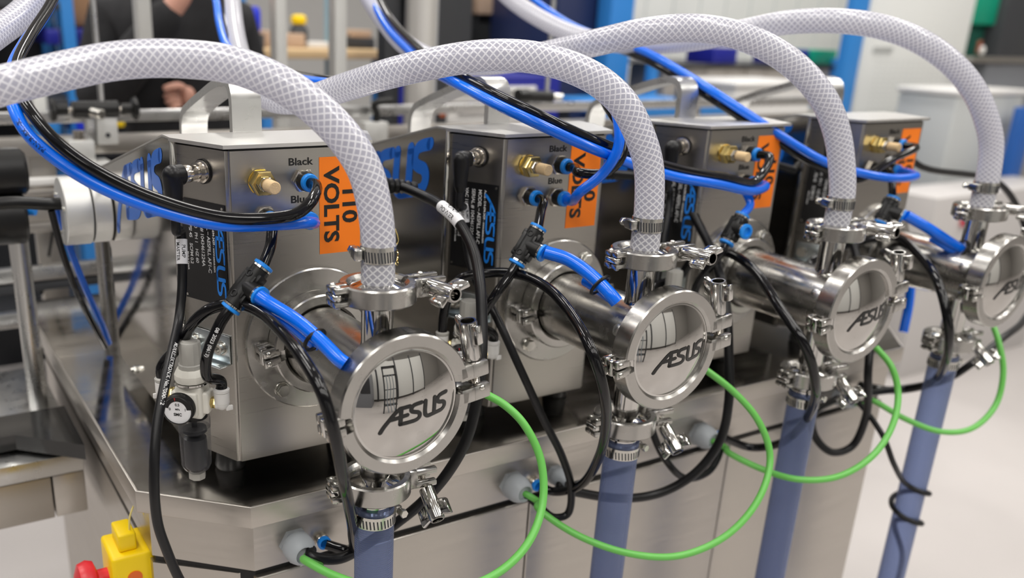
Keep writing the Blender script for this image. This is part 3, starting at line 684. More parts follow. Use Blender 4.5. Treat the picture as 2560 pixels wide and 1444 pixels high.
# supply pair 2
c0=[(522,-60,1600),(540,0,1540),(549,60,1480),(575,125,1400),(660,175,1330),(785,203,1250),(900,207,1210),(1050,168,1180),(1240,143,1150),(1400,160,1130),(1475,195,1110)]
tubeobj('air_tube',[W(*p) for p in c0]+[W(1522,240,1100),W(1545,300,1085),W(1545,370,1085),W(1510,430,1095),W(1450,480,1110),bulk(1,-10,144,32),bulk(1,-10,144,16)],6.4,BLUET,'blue tube looping right of the second pump to its lower port',group=G_B)
tubeobj('air_tube',[W(u+14,v-6,d+25) for u,v,d in c0]+[W(1515,258,1120),W(1556,330,1110),W(1552,395,1105),W(1510,432,1105),W(1450,432,1115),bulk(1,-10,186,32),bulk(1,-10,186,16)],6.2,BLKT,'black tube looping right of the second pump to its upper port',group=G_T)
# supply pair 3
c0=[(905,-60,1720),(930,0,1660),(965,65,1560),(1020,125,1420),(1090,182,1240),(1160,218,1150),(1250,265,1090),(1350,312,1070),(1450,358,1080),(1560,402,1110),(1680,440,1160),(1800,462,1220)]
tubeobj('air_tube',[W(*p) for p in c0]+[W(1880,478,1280),bulk(2,-10,144,40),bulk(2,-10,144,16)],6.4,BLUET,'straight blue tube crossing above the second pump towards the third',group=G_B)
tubeobj('air_tube',[W(u+10,v-19,d+10) for u,v,d in c0]+[W(1890,452,1290),bulk(2,-10,186,40),bulk(2,-10,186,16)],6.2,BLKT,'straight black tube crossing above the second pump towards the third',group=G_T)
# supply pair 4
c0=[(1310,-20,1960),(1370,25,1900),(1440,68,1800),(1530,100,1680),(1625,135,1520),(1710,183,1440),(1800,240,1390),(1900,305,1370),(2000,370,1370),(2070,408,1380),(2150,432,1400)]
tubeobj('air_tube',[W(*p) for p in c0]+[W(2230,445,1430),W(2290,440,1470),bulk(3,-10,144,30),bulk(3,-10,144,16)],6.6,BLUET,'blurred blue tube running diagonally down to the far right pump',group=G_B)
tubeobj('air_tube',[W(u-6,v+16,d+14) for u,v,d in c0]+[W(2225,400,1440),bulk(3,-10,186,40),bulk(3,-10,186,16)],6.2,BLKT,'blurred black tube running diagonally down to the far right pump',group=G_T)
def tubetext(P,r,txt,size,s0,face,m_,T_name,parent_obj=None,flip=1):
    pts=cr_pts(P,8); f=Vector(face).normalized(); L=[0]
    for i in range(1,len(pts)): L.append(L[-1]+(pts[i]-pts[i-1]).length)
    def at(s):
        s=max(0,min(L[-1]-1e-3,s))
        for i in range(1,len(L)):
            if L[i]>=s: t=(s-L[i-1])/max(L[i]-L[i-1],1e-6); return pts[i-1].lerp(pts[i],t),(pts[i]-pts[i-1]).normalized()
    def mp(x,y,h):
        c,d=at(s0+x*flip); n_=(f-d*f.dot(d)).normalized(); w=n_.cross(d)*flip; a=y/r
        return c+(n_*math.cos(a)+w*math.sin(a))*(r+.12+h)
    b=textbm(txt,size,.04,mp,.04,'LEFT'); o=parent_obj; base=o.matrix_world.translation*1000
    bmesh.ops.transform(b,matrix=Matrix.Scale(.001,4)@Matrix.Translation(-(V(o.location.x,o.location.y,o.location.z)*1000-V(0,0,H0))),verts=b.verts[:])
    me=finish(None,'printed_text',b,m_); q=bpy.data.objects.new('printed_text',me); COL.objects.link(q); q.parent=o
tubetext(TB,6,'08 2023 (0613)',5.2,24,(-.3,-.9,.3),WHT,'t',bpy.data.objects['air_tube.001'])
tubetext(L1c,6.4,'PAN-R-8X1-BL',6.5,330,(-.35,-.9,.25),BLKV,'t',bpy.data.objects['air_tube.004'])
b=new(); tube(b,[W(988,572,y=110),W(996,600,y=112),W(985,625,y=110),W(992,645,y=100),W(986,662,y=95)],.8,6,4); 
for i in range(6): torus(b,W(989+(i%2)*3,628+i*6,y=103),(1,.3,0) if i%2 else (0,1,.4),2.2,.6,12,5)
single('safety_chain',b,BRASS,'tiny brass wire and chain hanging behind the foot of the nearest braided hose','chain')
# pump 2 tee
pt,pb,po=W(1348,565,y=150),W(1290,662,y=150),W(1362,628,y=128)
tee('tee_fitting',pt,pb,po,'black tee fitting beside the orange label of the second pump'); ax=(pb-pt).normalized()
tubeobj('air_tube',[bulk(1,-56,148,12),bulk(1,-56,148,30),W(1352,530,y=172),pt+ax*3],6,BLKT,'short black tube above the tee of the second pump',group=G_T)
tubeobj('air_tube',[pb-ax*3,pb+ax*14,W(1240,735,y=150),W(1218,770,y=160),W(1200,810,y=175)]+[EL_R+V(SP,0,8),EL_R+V(SP,0,-2)],6,BLKT,'black tube from the second tee down towards its regulator',group=G_T)
tubeobj('air_tube',[EL_L+V(SP,0,-3),EL_L+V(SP,0,14),W(1120,745,y=215),W(1155,695,y=200),W(1220,682,y=180),W(1290,684,y=150),W(1370,720,y=90),W(1435,795,y=30),W(1480,880,y=-15),W(1508,970,y=-25),W(1516,1050,y=-5),W(1498,1140,y=40),W(1445,1215,y=110),W(1385,1228,y=150),W(1350,1216,y=166)],6.2,BLKT,'black tube looping over the second cylinder to a blue skirt fitting',group=G_T)
m1=[W(1364,630,y=122),W(1420,648,y=100),W(1480,690,y=70),W(1525,735,y=45),W(1542,755,y=38)]
m2=[W(1465,700,y=100),W(1500,722,y=75),W(1535,748,y=55)]
plugtube(m1,8,'capped blue tube arching over the cylinder of the second pump',(W(1500,712,y=62),m1[3]-m1[2]),m2)
# pump 3 and 4 tees
pt,pb,po=W(1858,535,y=150),W(1815,610,y=150),W(1868,575,y=128)
tee('tee_fitting',pt,pb,po,'blurred tee fitting left of the third cylinder'); ax=(pb-pt).normalized()
tubeobj('air_tube',[bulk(2,-56,148,12),bulk(2,-56,148,30),W(1875,505,y=172),pt+ax*3],6,BLUET,'blurred short blue tube above the tee of the third pump',group=G_B)
tubeobj('air_tube',[pb-ax*3,pb+ax*14]+[EL_R+V(SP*2,0,30),EL_R+V(SP*2,0,-2)],6,BLKT,'blurred black tube under the tee of the third pump',group=G_T)
tubeobj('air_tube',[EL_L+V(SP*2,0,-3),EL_L+V(SP*2,0,14),W(1700,690,y=215),W(1740,640,y=200),W(1810,630,y=170),W(1880,670,y=110),W(1950,770,y=40),W(2010,860,y=-5),W(2038,950,y=-10),W(2020,1040,y=40),W(1955,1105,y=100),W(1880,1118,y=150),W(1800,1090,y=166)],6.6,BLKT,'blurred black tube looping across the third cylinder',group=G_T)
pt,pb,po=W(2235,492,y=150),W(2200,560,y=150),W(2262,535,y=128)
tee('tee_fitting',pt,pb,po,'blurred tee fitting left of the far right cylinder'); ax=(pb-pt).normalized()
tubeobj('air_tube',[bulk(3,-56,148,12),bulk(3,-56,148,30),pt+ax*3],6,BLKT,'blurred short black tube above the far right tee',group=G_T)
m1=[W(2265,538,y=122),W(2320,570,y=100),W(2390,615,y=70),W(2445,643,y=50)]
m2=[W(2330,592,y=100),W(2380,622,y=75),W(2430,650,y=60)]
plugtube(m1,8.5,'blurred capped blue tube over the far right cylinder',(W(2400,622,y=66),m1[3]-m1[2]),m2)
tubeobj('air_tube',[EL_L+V(SP*3,0,-3),EL_L+V(SP*3,0,14),W(2230,590,y=170),W(2300,640,y=100),W(2350,720,y=30),W(2372,820,y=0),W(2365,900,y=20),W(2320,960,y=80),W(2230,975,y=140),W(2150,962,y=166)],7,BLKT,'blurred black tube looping down past the far right cylinder',group=G_T)
b=new(); tube(b,[W(2278,690,y=200),W(2272,760,y=190),W(2258,830,y=180)],8,16); single('air_tube',b,BLUET,'blurred loose blue tube end hanging beyond the third lid','air tube',G_B)

# ---- green sensor cables, glands on the skirt
def gland(k,x,z,r,lab,g_='grey cable glands on the cabinet skirt'):
    T=Thing('cable_gland',lab,'cable gland',(x,178,z-r),g_)
    b=new(); lathe(b,(x,178,z),(0,-1,0),[(r*1.05,0),(r*1.05,6)],6); T.part('lock_nut',b,GLAND,ang=20)
    b=new(); lathe(b,(x,172,z),(0,-1,0),[(r*.9,0),(r,2),(r,14),(r*.9,20),(r*.7,27),(r*.6,28),(r*.58,22),(.01,22)],16); T.part('dome_nut',b,GLAND)
GX=[-47,276,640,992]; GZ=-243
gl=['grey cable gland on the cabinet skirt, lowest at the nearest pump','grey cable gland with a green cable below the second regulator','blurred grey cable gland beside the wing nut of the second pump','blurred grey cable gland under the third lid']
for k in range(4): gland(k,GX[k],GZ,19,gl[k])
gland(9,352,-246,14,'smaller grey gland with one black cable right of the second gland')
def skfit(x,z,lab):
    T=Thing('skirt_fitting',lab,'tube fitting',(x,178,z-10),'blue push-in fittings on the skirt')
    b=new(); cyl(b,(x,178,z),(x,170,z),9,ch=1); T.part('fitting_body',b,NICKEL)
    b=new(); lathe(b,(x,170,z),(0,-1,0),[(8.6,0),(8.6,4),(6,5),(6,1)],24); T.part('release_collar',b,BLUEP)
for (u,v),l in zip(((812,1358),(1345,1214),(1798,1090)),('blue push-in fitting right of the lowest grey gland','blue push-in fitting between two glands below the second pump','blurred blue push-in fitting right of the third gland')):
    p=W(u,v,y=166); skfit(p.x,p.z,l)
def gp(k,dx=0,dz=0,y=148): return V(GX[k]+dx,y,GZ+dz)
gg_='green sensor cables'
tubeobj('sensor_cable',[gp(0,4,-3,152),gp(0,12,-8,130),W(760,1398,y=80),W(840,1440,y=30),W(960,1475,y=-10),W(1100,1480,y=-40),W(1230,1440,y=-50),W(1318,1360,y=-40),W(1356,1260,y=-20),W(1352,1150,y=0),W(1310,1060,y=20),W(1262,1012,y=40),W(1215,985,y=60),W(1165,960,y=85)],4.6,GREEN,'green cable looping below and up to the nearest cylinder','cable',gg_)
tubeobj('sensor_cable',[gp(1,4,-3,152),gp(1,12,-8,130),W(1345,1270,y=110),W(1440,1335,y=60),W(1570,1382,y=10),W(1700,1388,y=-20),W(1820,1335,y=-35),W(1900,1240,y=-30),W(1925,1140,y=-10),W(1895,1050,y=10),W(1830,975,y=40),W(1762,922,y=70),W(1735,900,y=90)],4.6,GREEN,'green cable in a wide loop from the second pump','cable',gg_)
tubeobj('sensor_cable',[gp(2,4,-3,152),gp(2,12,-8,130),W(1820,1130,y=110),W(1900,1170,y=70),W(1990,1197,y=20),W(2090,1192,y=-10),W(2180,1140,y=-20),W(2232,1060,y=-10),W(2245,980,y=10),W(2228,915,y=30),W(2190,868,y=60)],4.8,GREEN,'blurred green cable looping under the third pump','cable',gg_)
tubeobj('sensor_cable',[gp(3,4,-3,152),gp(3,12,-8,130),W(2180,1000,y=100),W(2260,1045,y=60),W(2350,1078,y=20),W(2430,1070,y=0),W(2490,1010,y=0),W(2508,930,y=10),W(2498,860,y=30),W(2478,800,y=60)],4.8,GREEN,'blurred green cable looping under the far right pump','cable',gg_)

# ---- power cords
def cord(P,r,lab,k,sl=None,full=True):
    T=Thing('power_cord',lab,'power cord',P[0],'black power cords')
    b=new(); tube(b,P,r,18,8); T.part('cord',b,BLKR)
    p=V(SP*k+XCR+7,335,152)
    if sl: sleeve(T,*sl,P=P)
    b=new(); box(b,p.x,p.x+40,p.y-16,p.y+16,p.z-13,p.z+13,3,3); T.part('plug',b,BLK)
    b=new(); 
    d=(Vector(P[1])-Vector(P[0])).normalized()
    lathe(b,Vector(P[0])-d*2,d,[(12,0)]+[(12-i*.36-(0 if i%2 else 1.7),i*4+2) for i in range(12)]+[(7,50)],20); T.part('strain_relief',b,BLK)
    return T
def sleeve(T,p,q,r,txts,face,sz=4.6,P=None):
    p,q=Vector(p),Vector(q); pts=cr_pts(P,8); n=len(pts)
    ia=min(range(n),key=lambda i:(pts[i]-p).length); ib=min(range(n),key=lambda i:(pts[i]-q).length)
    if ib<=ia: ib=min(n-1,ia+3)
    seg_=pts[ia:ib+1]; b=new(); tube(b,seg_,r,24,4); s=T.part('label_sleeve',b,WHL,'white printed label sleeve')
    L=[0]
    for i in range(1,len(seg_)): L.append(L[-1]+(seg_[i]-seg_[i-1]).length)
    f=Vector(face).normalized(); b=new()
    for i,tx in enumerate(txts):
        off=(len(txts)-1)*.5*sz*1.15-i*sz*1.15
        def mp(x,y,h):
            t=L[-1]/2+x; k=1
            while k<len(L)-1 and L[k]<t: k+=1
            w=(t-L[k-1])/max(L[k]-L[k-1],1e-6); c=seg_[k-1].lerp(seg_[k],w); d=(seg_[k]-seg_[k-1]).normalized()
            n_=(f-d*f.dot(d)).normalized(); ww=n_.cross(d); a=(y+off)/r
            return c+(n_*math.cos(a)+ww*math.sin(a))*(r+.15+h)
        if tx.strip(): merge(b,textbm(tx,sz,.05,mp,.05))
    if len(b.verts): T.part('sleeve_text',b,BLKV,parent=s)
ps=V(XCR+49,335,152)
pc=[ps,ps+V(22,-3,-2),W(1068,494,y=270),W(1110,520,y=215),W(1150,560,y=180),W(1185,630,y=150),W(1200,710,y=120),W(1205,800,y=100),W(1203,900,y=80),W(1190,1010,y=70),W(1165,1100,y=70),W(1120,1180,y=80),W(1060,1250,y=100),W(1000,1300,y=125),W(930,1350,y=135),W(850,1395,y=130),W(780,1390,y=135),gp(0,10,2,150)]
pt_=cr_pts(pc,8)
cord(pc,6.6,'thick black power cord with a white label, dropping right of the nearest pump',0,(W(1103,516,y=222),W(1152,562,y=180),7.6,['PUMP','POWER'],(-.35,-.9,.3),8))
ps=V(SP+XCR+49,335,152)
pc=[ps,ps+V(24,-3,-4),W(1690,460,y=280),W(1738,545,y=225),W(1785,640,y=180),W(1815,760,y=130),W(1822,880,y=100),W(1822,1000,y=80),W(1800,1100,y=80),W(1740,1180,y=90),W(1660,1228,y=110),W(1570,1245,y=125),W(1470,1235,y=140),W(1400,1215,y=150),gp(1,86,-3,156)]
cord(pc,6.6,'black power cord with a white label behind the second lid',1,(W(1672,478,y=262),W(1712,505,y=240),8,[' '],(-.35,-.9,.3)))
ps=V(SP*2+XCR+49,335,152)
pc=[ps,ps+V(24,-3,-4),W(2085,470,y=270),W(2120,560,y=200),W(2150,680,y=150),W(2175,820,y=110),W(2170,930,y=80),W(2165,1040,y=90),W(2130,1115,y=100),W(2080,1130,y=110),W(2040,1095,y=130),W(2030,1040,y=140),gp(3,-30,4,160)]
cord(pc,6.4,'blurred black power cord behind the third lid',2)
ps=V(SP*3+XCR+49,335,152)
pc=[ps,ps+V(45,-10,-6),ps+V(90,-25,-30),W(2500,460,y=280),W(2560,560,y=260),W(2590,700,y=200),W(2560,800,y=100),W(2500,850,y=60),W(2420,915,y=60),W(2360,950,y=90),gp(3,20,4,156)]
cord(pc,6.4,'blurred black power cord at the right edge beside the farthest pump',3)
# ---- sensor lead with right-angle plug in the chamfer socket
def lead(k,P,lab,sl=None):
    o_=chamf(SKS,SKZ)[0]+V(SP*k,0,0); nn=chamf(0,0)[1]
    T=Thing('signal_cable',lab,'cable',P[-1],'black signal cables with angled plugs')
    b=new(); lathe(b,o_+nn*10,nn,[(8.2,0),(8.2,9),(9.8,9.6),(9.8,19),(9,20)],14); T.part('knurled_nut',b,NICKEL)
    e=o_+nn*41; b=new(); ball(b,e,11.2,1,1,1,20); cyl(b,o_+nn*30,e,11); cyl(b,e,e+V(0,0,-34),11,8.2,ch=1); cyl(b,e+V(0,0,-33),e+V(0,0,-40),8.2,5.4); T.part('angled_plug',b,BLKR)
    b=new(); tube(b,[e+V(0,0,-38),e+V(0,0,-58)]+P,5.3,16); T.part('cord',b,BLKR)
    if sl: sleeve(T,*sl,P=[e+V(0,0,-38),e+V(0,0,-58)]+P)
    return T,[e+V(0,0,-38),e+V(0,0,-58)]+P
LD=lead(0,[W(452,580,y=262),W(455,640,y=255),W(455,720,y=245),W(447,800,y=230),W(430,880,y=185),W(410,970,y=150),W(393,1060,y=130),W(386,1150,y=115),W(386,1230,y=110),W(395,1310,y=115),W(415,1370,y=120),W(450,1450,y=130),W(520,1560,y=150)],'black signal cable hanging in front of the nearest regulator and tray corner',(W(453,600,y=259),W(455,664,y=253),6.2,['PUMP','MASTER'],(-.45,-.85,0),5.5))
tubetext(LD[1],5.3,'MURRELEKTRONIK No.7000-12',5.6,190,(-.1,-1,.1),WHT,'t',LD[0].o)
lead(1,[W(1160,520,y=262),W(1165,600,y=255),W(1185,690,y=230),W(1240,790,y=170),W(1300,920,y=135),W(1360,1050,y=120),W(1405,1140,y=120),W(1428,1220,y=120),W(1418,1285,y=125),W(1385,1292,y=130),W(1345,1262,y=135),gp(1,8,-8,152)],'thin black signal cable hanging diagonally from the second pump',(W(1153,510,y=264),W(1162,560,y=258),6.2,['PUMP','SLAVE'],(-.45,-.85,0),5.5))
lead(2,[W(1675,480,y=262),W(1660,600,y=240),W(1640,720,y=220),W(1625,850,y=190),W(1618,1000,y=150),W(1632,1080,y=130),W(1665,1150,y=120),W(1715,1195,y=120),W(1775,1175,y=125),W(1800,1120,y=140),gp(2,10,-8,152)],'black signal cable from the third pump curling below the second lid')
lead(3,[W(2090,430,y=262),W(2085,560,y=240),W(2075,700,y=200),W(2060,850,y=170),W(2060,940,y=140),W(2110,960,y=130),gp(3,-12,0,152)],'blurred black signal cable of the far right pump')
# cable winding round the far right hose
hx=SP*3; P=[W(2075,955,y=130),W(2150,1010,y=110),W(2205,1085,y=62),W(2235,1160,y=45)]
zz=-330
zz=W(2290,1225,y=38).z
for i in range(14):
    a=-2.9+i*PI/4; P.append(V(hx+1+27.5*math.cos(a),61+27.5*math.sin(a),zz-i*7.5))
P+=[V(hx+34,66,zz-170),V(hx+48,80,zz-330)]
tubeobj('sensor_cable',P,4.6,BLKR,'black cable spiralling round the far right blue hose','cable',None)
# ------------------------------------------------------------------ conveyor behind and left of the tray
def rect(u0,v0,u1,v1,y):
    um,vm=(u0+u1)/2,(v0+v1)/2
    return W(u0,vm,y=y).x,W(u1,vm,y=y).x,W(um,v1,y=y).z,W(um,v0,y=y).z
def slab(name,uv,y,th,m_,label=None,cat=None,group=None,bv=2,z0=None,z1=None,x0=None,x1=None):
    a,b_,c,d=rect(*uv,y); a=x0 if x0 is not None else a; b_=x1 if x1 is not None else b_; c=z0 if z0 is not None else c; d=z1 if z1 is not None else d
    b=new(); box(b,a,b_,y,y+th,c,d,bv,2); return single(name,b,m_,label,cat,group)
t=Thing('conveyor','long steel conveyor running behind the pumps','conveyor',(400,1250,-1072))
b=new(); box(b,-900,2300,1200,1206,86,121,1); box(b,-900,2300,1206,1240,116,121,1); t.part('side_beam',b,CAB)
b=new(); box(b,-900,2300,1210,1215,146,170,1.5); box(b,-900,2300,1206,1212,158,169,1.5); t.part('guide_rail',b,ALU)
for z0,z1,y0,mm in ((30,44,1190,WHITEPL),(8,22,1195,CAB),(-40,-12,1185,CAB),(-62,-42,1190,CAB),(-150,-122,1150,ALU),(-172,-154,1155,CHAR),(-235,-205,1130,ALU)):
    b=new(); box(b,-900,2300,y0,y0+26,z0,z1,3); t.part('cross_rail',b,mm)
for x in (-160,600,1500,2200):
    b=new(); box(b,x,x+50,1245,1290,-1072,90,3); t.part('leg',b,CAB)
for (u0,v0,u1,v1) in ((132,578,122,640),(112,705,104,735)):
    b=new(); tube(b,[W(u0,v0,y=1180),W(u1,v1,y=1180)],3,10,4); t.part('stay_rod',b,BLK)
t=Thing('guide_bracket','low aluminium block with a nickel bolt on the conveyor beam','bracket',(-70,1180,60),'guide rail brackets')
b=new(); box(b,-98,-50,1150,1200,78,119,2); t.part('upper_block',b,ALUW)
b=new(); box(b,-92,-22,1140,1199,36,78,2); t.part('base_block',b,ALUW)
b=new(); cyl(b,(-74,1170,119),(-74,1170,124),12); cyl(b,(-74,1170,124),(-74,1170,132),10,ch=1); lathe(b,(-74,1170,132),(0,0,1),[(12,0),(12,4),(9,5)],12); t.part('bolt',b,NICKEL)
t=Thing('guide_bracket','taller aluminium block with a hole below the black swivel clamp','bracket',(-20,1180,86),'guide rail brackets')
b=new(); box(b,-40,0,1165,1195,108,160,2.5); b2=t.part('upper_block',b,ALUW)
b=new(); cyl(b,(-20,1165.2,126),(-20,1164.6,126),5); t.part('screw_hole',b,CHAR)
b=new(); box(b,-58,-42,1170,1200,105,160,1.5); t.part('backing_plate',b,ALU)
t=Thing('swivel_clamp','black double-knob swivel clamp with a chrome bolt on a thin upright rod','clamp',(-40,1170,160))
b=new(); cyl(b,(-82,1170,176),(5,1170,176),16,ch=2); t.part('clamp_body',b,BLK)
for s,x in ((-1,-90),(1,10)):
    b=new(); cyl(b,(x,1170,176),(x+s*22,1170,176),10.5); cyl(b,(x+s*22,1170,176),(x+s*32,1170,176),23,ch=3,seg=7); k_=t.part('knob',b,BLK)
    b=new(); cyl(b,(x-s*8,1170,176),(x,1170,176),5); t.part('knob_stud',b,NICKEL,parent=k_)
b=new(); cyl(b,(-48,1156,172),(-36,1126,170),9.5,ch=1.5); t.part('chrome_bolt',b,BOLT)
b=new(); tube(b,[V(-26,1170,190),V(-26,1170,500)],6,14,2,smooth=False); t.part('upright_rod',b,ALU)
b=new(); cyl(b,(-20,1180,160),(-20,1180,166),8); t.part('spacer',b,NICKEL)
# right part of the conveyor: knob and block between the two boxes
t=Thing('guide_bracket','aluminium block with a black lever between the first two housings','bracket',(560,1180,86),'guide rail brackets')
a,b_,c,d=rect(912,305,968,340,1170); b=new(); box(b,a,b_,1165,1200,d-45,d,2); t.part('upper_block',b,ALUW)
b=new(); cyl(b,((a+b_)/2+6,1180,d),((a+b_)/2+6,1180,d+22),8); b2=t.part('lever_hub',b,BLK); b=new(); tube(b,[V((a+b_)/2+6,1180,d+18),V((a+b_)/2-2,1175,d+40),V((a+b_)/2+40,1170,d+48)],8,12,5); t.part('lever',b,BLK)
t=Thing('swivel_clamp','blurred black knob clamp behind the second housing, right of its handle','clamp',(900,1180,130))
b=new(); p,q=W(1318,240,y=1180),W(1378,242,y=1180); cyl(b,p,q,15); cyl(b,p-V(30,0,0),p,19,seg=7); t.part('clamp_body',b,BLK)
b=new(); cyl(b,q,q+V(22,-20,0),9); t.part('chrome_bolt',b,BOLT)
b=new(); tube(b,[p.lerp(q,.8),p.lerp(q,.8)+V(0,0,330)],6,12,2,smooth=False); t.part('upright_rod',b,ALU)
# drive roller with polished collars next to the first side panel
c=W(200,525,y=655)
t=Thing('roller_drum','silver two-piece drum fixed beside the polished side panel of the nearest pump','roller',(c.x,655,c.z-49))
xl=W(152,528,y=655).x
b=new(); cyl(b,(xl,655,c.z),(xl+36,655,c.z),49,ch=1.2,seg=56); e_=t.part('end_cap',b,ALUW)
for a in (.9,2.9,5.0):
    b=new(); p=V(xl,655+32*math.sin(a),c.z+32*math.cos(a)); cyl(b,p,p-V(3,0,0),3.2,seg=14); t.part('cap_screw',b,BOLT,parent=e_)
b=new(); cyl(b,(xl+38.5,655,c.z),(XCL-5.5,655,c.z),48,ch=1.2,seg=56); t.part('drum',b,ALUW)
b=new(); cyl(b,(xl+30,655,c.z),(XCL-4.5,655,c.z),42,seg=30); t.part('core',b,BLK)
b=new(); tube(b,[V(xl-1,650,c.z+12),V(xl-16,648,c.z+13),V(xl-70,640,c.z+20),V(xl-170,640,c.z+10)],9,16,6); t.part('black_cable_boot',b,BLK)
b=new(); tube(b,[V(xl-14,645,c.z+4),V(xl-4,650,c.z-60),V(xl+14,670,c.z-130),V(xl+48,720,c.z-215),V(xl+60,740,ZT+12)],5,14,8)
single('air_tube',b,BLKT,'black tube hanging below the silver drum','air tube',G_T)
b=new(); tube(b,[V(xl-4,665,c.z+14),V(xl+10,668,c.z-60),V(xl+30,690,c.z-130),V(xl+58,735,c.z-208),V(xl+68,755,ZT+12)],5,14,8)
single('air_tube',b,BLUET,'blue tube hanging below the silver drum','air tube',G_B)
p=W(264,700,y=900)
b=new(); cyl(b,(p.x,900,ZT),(p.x,900,60),13,seg=30); single('support_post',b,POL2,'round steel post standing on the tray behind the silver drum','post')
# steel machine frame at far left, below the tray
t=Thing('side_conveyor','steel-clad conveyor end left of the tray, with a dark folded chute','conveyor',(-420,800,-1072))
xr=-214
z1,z2=W(150,1112,y=640).z,W(150,1160,y=640).z
zb=W(150,1262,y=640).z
b=new(); box(b,-1100,xr,600,1000,z2+2,z1,2); t.part('top_rail',b,ALU)
b=new(); box(b,-1100,-262,604,990,zb,z2,2); t.part('side_plate',b,CAB)
b=new(); box(b,-260,xr,604,990,zb,z2,2); t.part('side_plate',b,CAB)
for x in (-1050,-620):
    for y in (640,900):
        b=new(); box(b,x,x+50,y,y+50,-1072,zb,2); t.part('leg',b,CAB)
b=new(); 
ch=[W(60,905,y=700),W(150,905,y=700),W(214,1052,y=560),W(185,1052,y=560),W(85,960,y=600),W(60,950,y=600)]
z0=W(100,930,y=650).z
pl=[(-1100,640),(-300,640),(-216,560),(-216,720),(-1100,720)]
prism(b,pl,z1+6,z1+30,lambda p,q,h:V(p,q,h)); t.part('dark_chute',b,mat('dark_gloss_steel',(.05,.05,.05),.12,.6))
t.part('stay',(lambda bb:(tube(bb,[V(-400,700,z1),V(-400,700,z1+80)],6,10,2,smooth=False),bb)[1])(new()),ALU)
# blurred hardware at the left edge
t=Thing('knob_post','blurred black knobs stacked on a grey post at the left edge','bracket',(W(30,700,y=800).x,800,-400))
p=W(30,470,y=800); b=new(); cyl(b,(p.x,800,-400),(p.x,800,p.z+60),15); t.part('post',b,ALU)
for v,r in ((430,34),(545,40)):
    q=W(22,v,y=780); b=new(); cyl(b,q-V(34,0,0),q+V(24,0,0),r,ch=5,seg=14); t.part('knob',b,BLK)
q=W(50,520,y=770); b=new(); cyl(b,q,q+V(20,-10,0),11); t.part('blue_button',b,BLUEP)
# emergency stop box
t=Thing('emergency_stop','yellow emergency stop box with a red mushroom button','emergency stop',(-215,330,-330))
a=W(328,1425,y=300)
b=new(); box(b,a.x-26,a.x+30,280,345,a.z-70,a.z+34,5,3); eb=t.part('yellow_box',b,YEL)
b=new(); box(b,a.x-14,a.x+8,290,330,a.z+34,a.z+58,3,3); t.part('yellow_bracket',b,YEL,parent=eb)
b=new(); cyl(b,(a.x+0,280.3,a.z+2),(a.x+0,278.6,a.z+2),9); t.part('orange_dot',b,mat('orange_red',(.80,.14,.01),.4),parent=eb)
b=new(); lathe(b,(a.x-26,312,a.z-8),(-1,0,0),[(12,0),(12,12),(24,16),(27,24),(24,34),(12,39),(.01,40)],36); t.part('red_button',b,RED)
b=new(); tube(b,[V(a.x+2,300,a.z+57),V(a.x+4,296,a.z+80),V(a.x+12,294,a.z+96),V(a.x+20,296,a.z+80),V(a.x+24,300,a.z+40)],1.2,8,6); t.part('wire_loop',b,mat('yellow_wire',(.80,.68,.25),.4),parent=eb)
b=new(); box(b,a.x+30,-178.5,300,335,a.z-30,a.z+20,1); t.part('mounting_arm',b,CAB)

# ------------------------------------------------------------------ uprights right behind the conveyor
def post(name,u0,u1,vm,y,z0,z1,m_,label,cat='post',group=None,round_=True,th=None):
    a,b_=W(u0,vm,y=y).x,W(u1,vm,y=y).x; b=new()
    if round_: cyl(b,((a+b_)/2,y,z0),((a+b_)/2,y,z1),(b_-a)/2*.86,seg=32)
    else: box(b,a,b_,y,y+(th or 45),z0,z1,3)
    return single(name,b,m_,label,cat,group)
post('steel_column',1010,1092,150,1450,-1072,2000,mat('satin_column_steel',(.74,.72,.69),.42,.75),'thick round steel column behind the second housing')
post('frame_post',962,1000,150,1480,-1072,2000,CHAR,'dark upright just left of the thick steel column',round_=False)
fp='grey upright posts behind the conveyor'
post('frame_post',345,380,50,1500,W(360,130,y=1500).z,3400,ALUW,'grey upright post in front of the person in black',group=fp,round_=False)
post('frame_post',690,718,60,1500,-1072,2000,ALUW,'grey upright post right of the blue oval bin',group=fp,round_=False)
post('frame_post',838,868,60,1500,-1072,2000,ALUW,'grey upright post right of the yellow cap',group=fp,round_=False)
post('frame_post',1092,1180,60,1900,-1072,1900,CHAR,'broad dark upright right of the steel column',round_=False)

# ------------------------------------------------------------------ far workshop
def rack(name,uv,y,dep,lab,cat,shelves,mP=POSTB,top=900,postw=42,mS=CHAR):
    a,b_,c,d=rect(*uv,y); T=Thing(name,lab,cat,((a+b_)/2,y+dep/2,-1072))
    for x in (a,b_-postw):
        for yy in (y,y+dep-postw):
            b=new(); box(b,x,x+postw,yy,yy+postw,-1072,top,2); T.part('upright',b,mP)
    for z in shelves:
        b=new(); box(b,a+2,b_-2,y+2,y+dep-2,z-25,z,2); T.part('shelf',b,mS)
    b=new(); box(b,a+5,b_-5,y+dep-4,y+dep+4,-1060,top-10); T.part('back_panel',b,CHAR)
    return T,a,b_
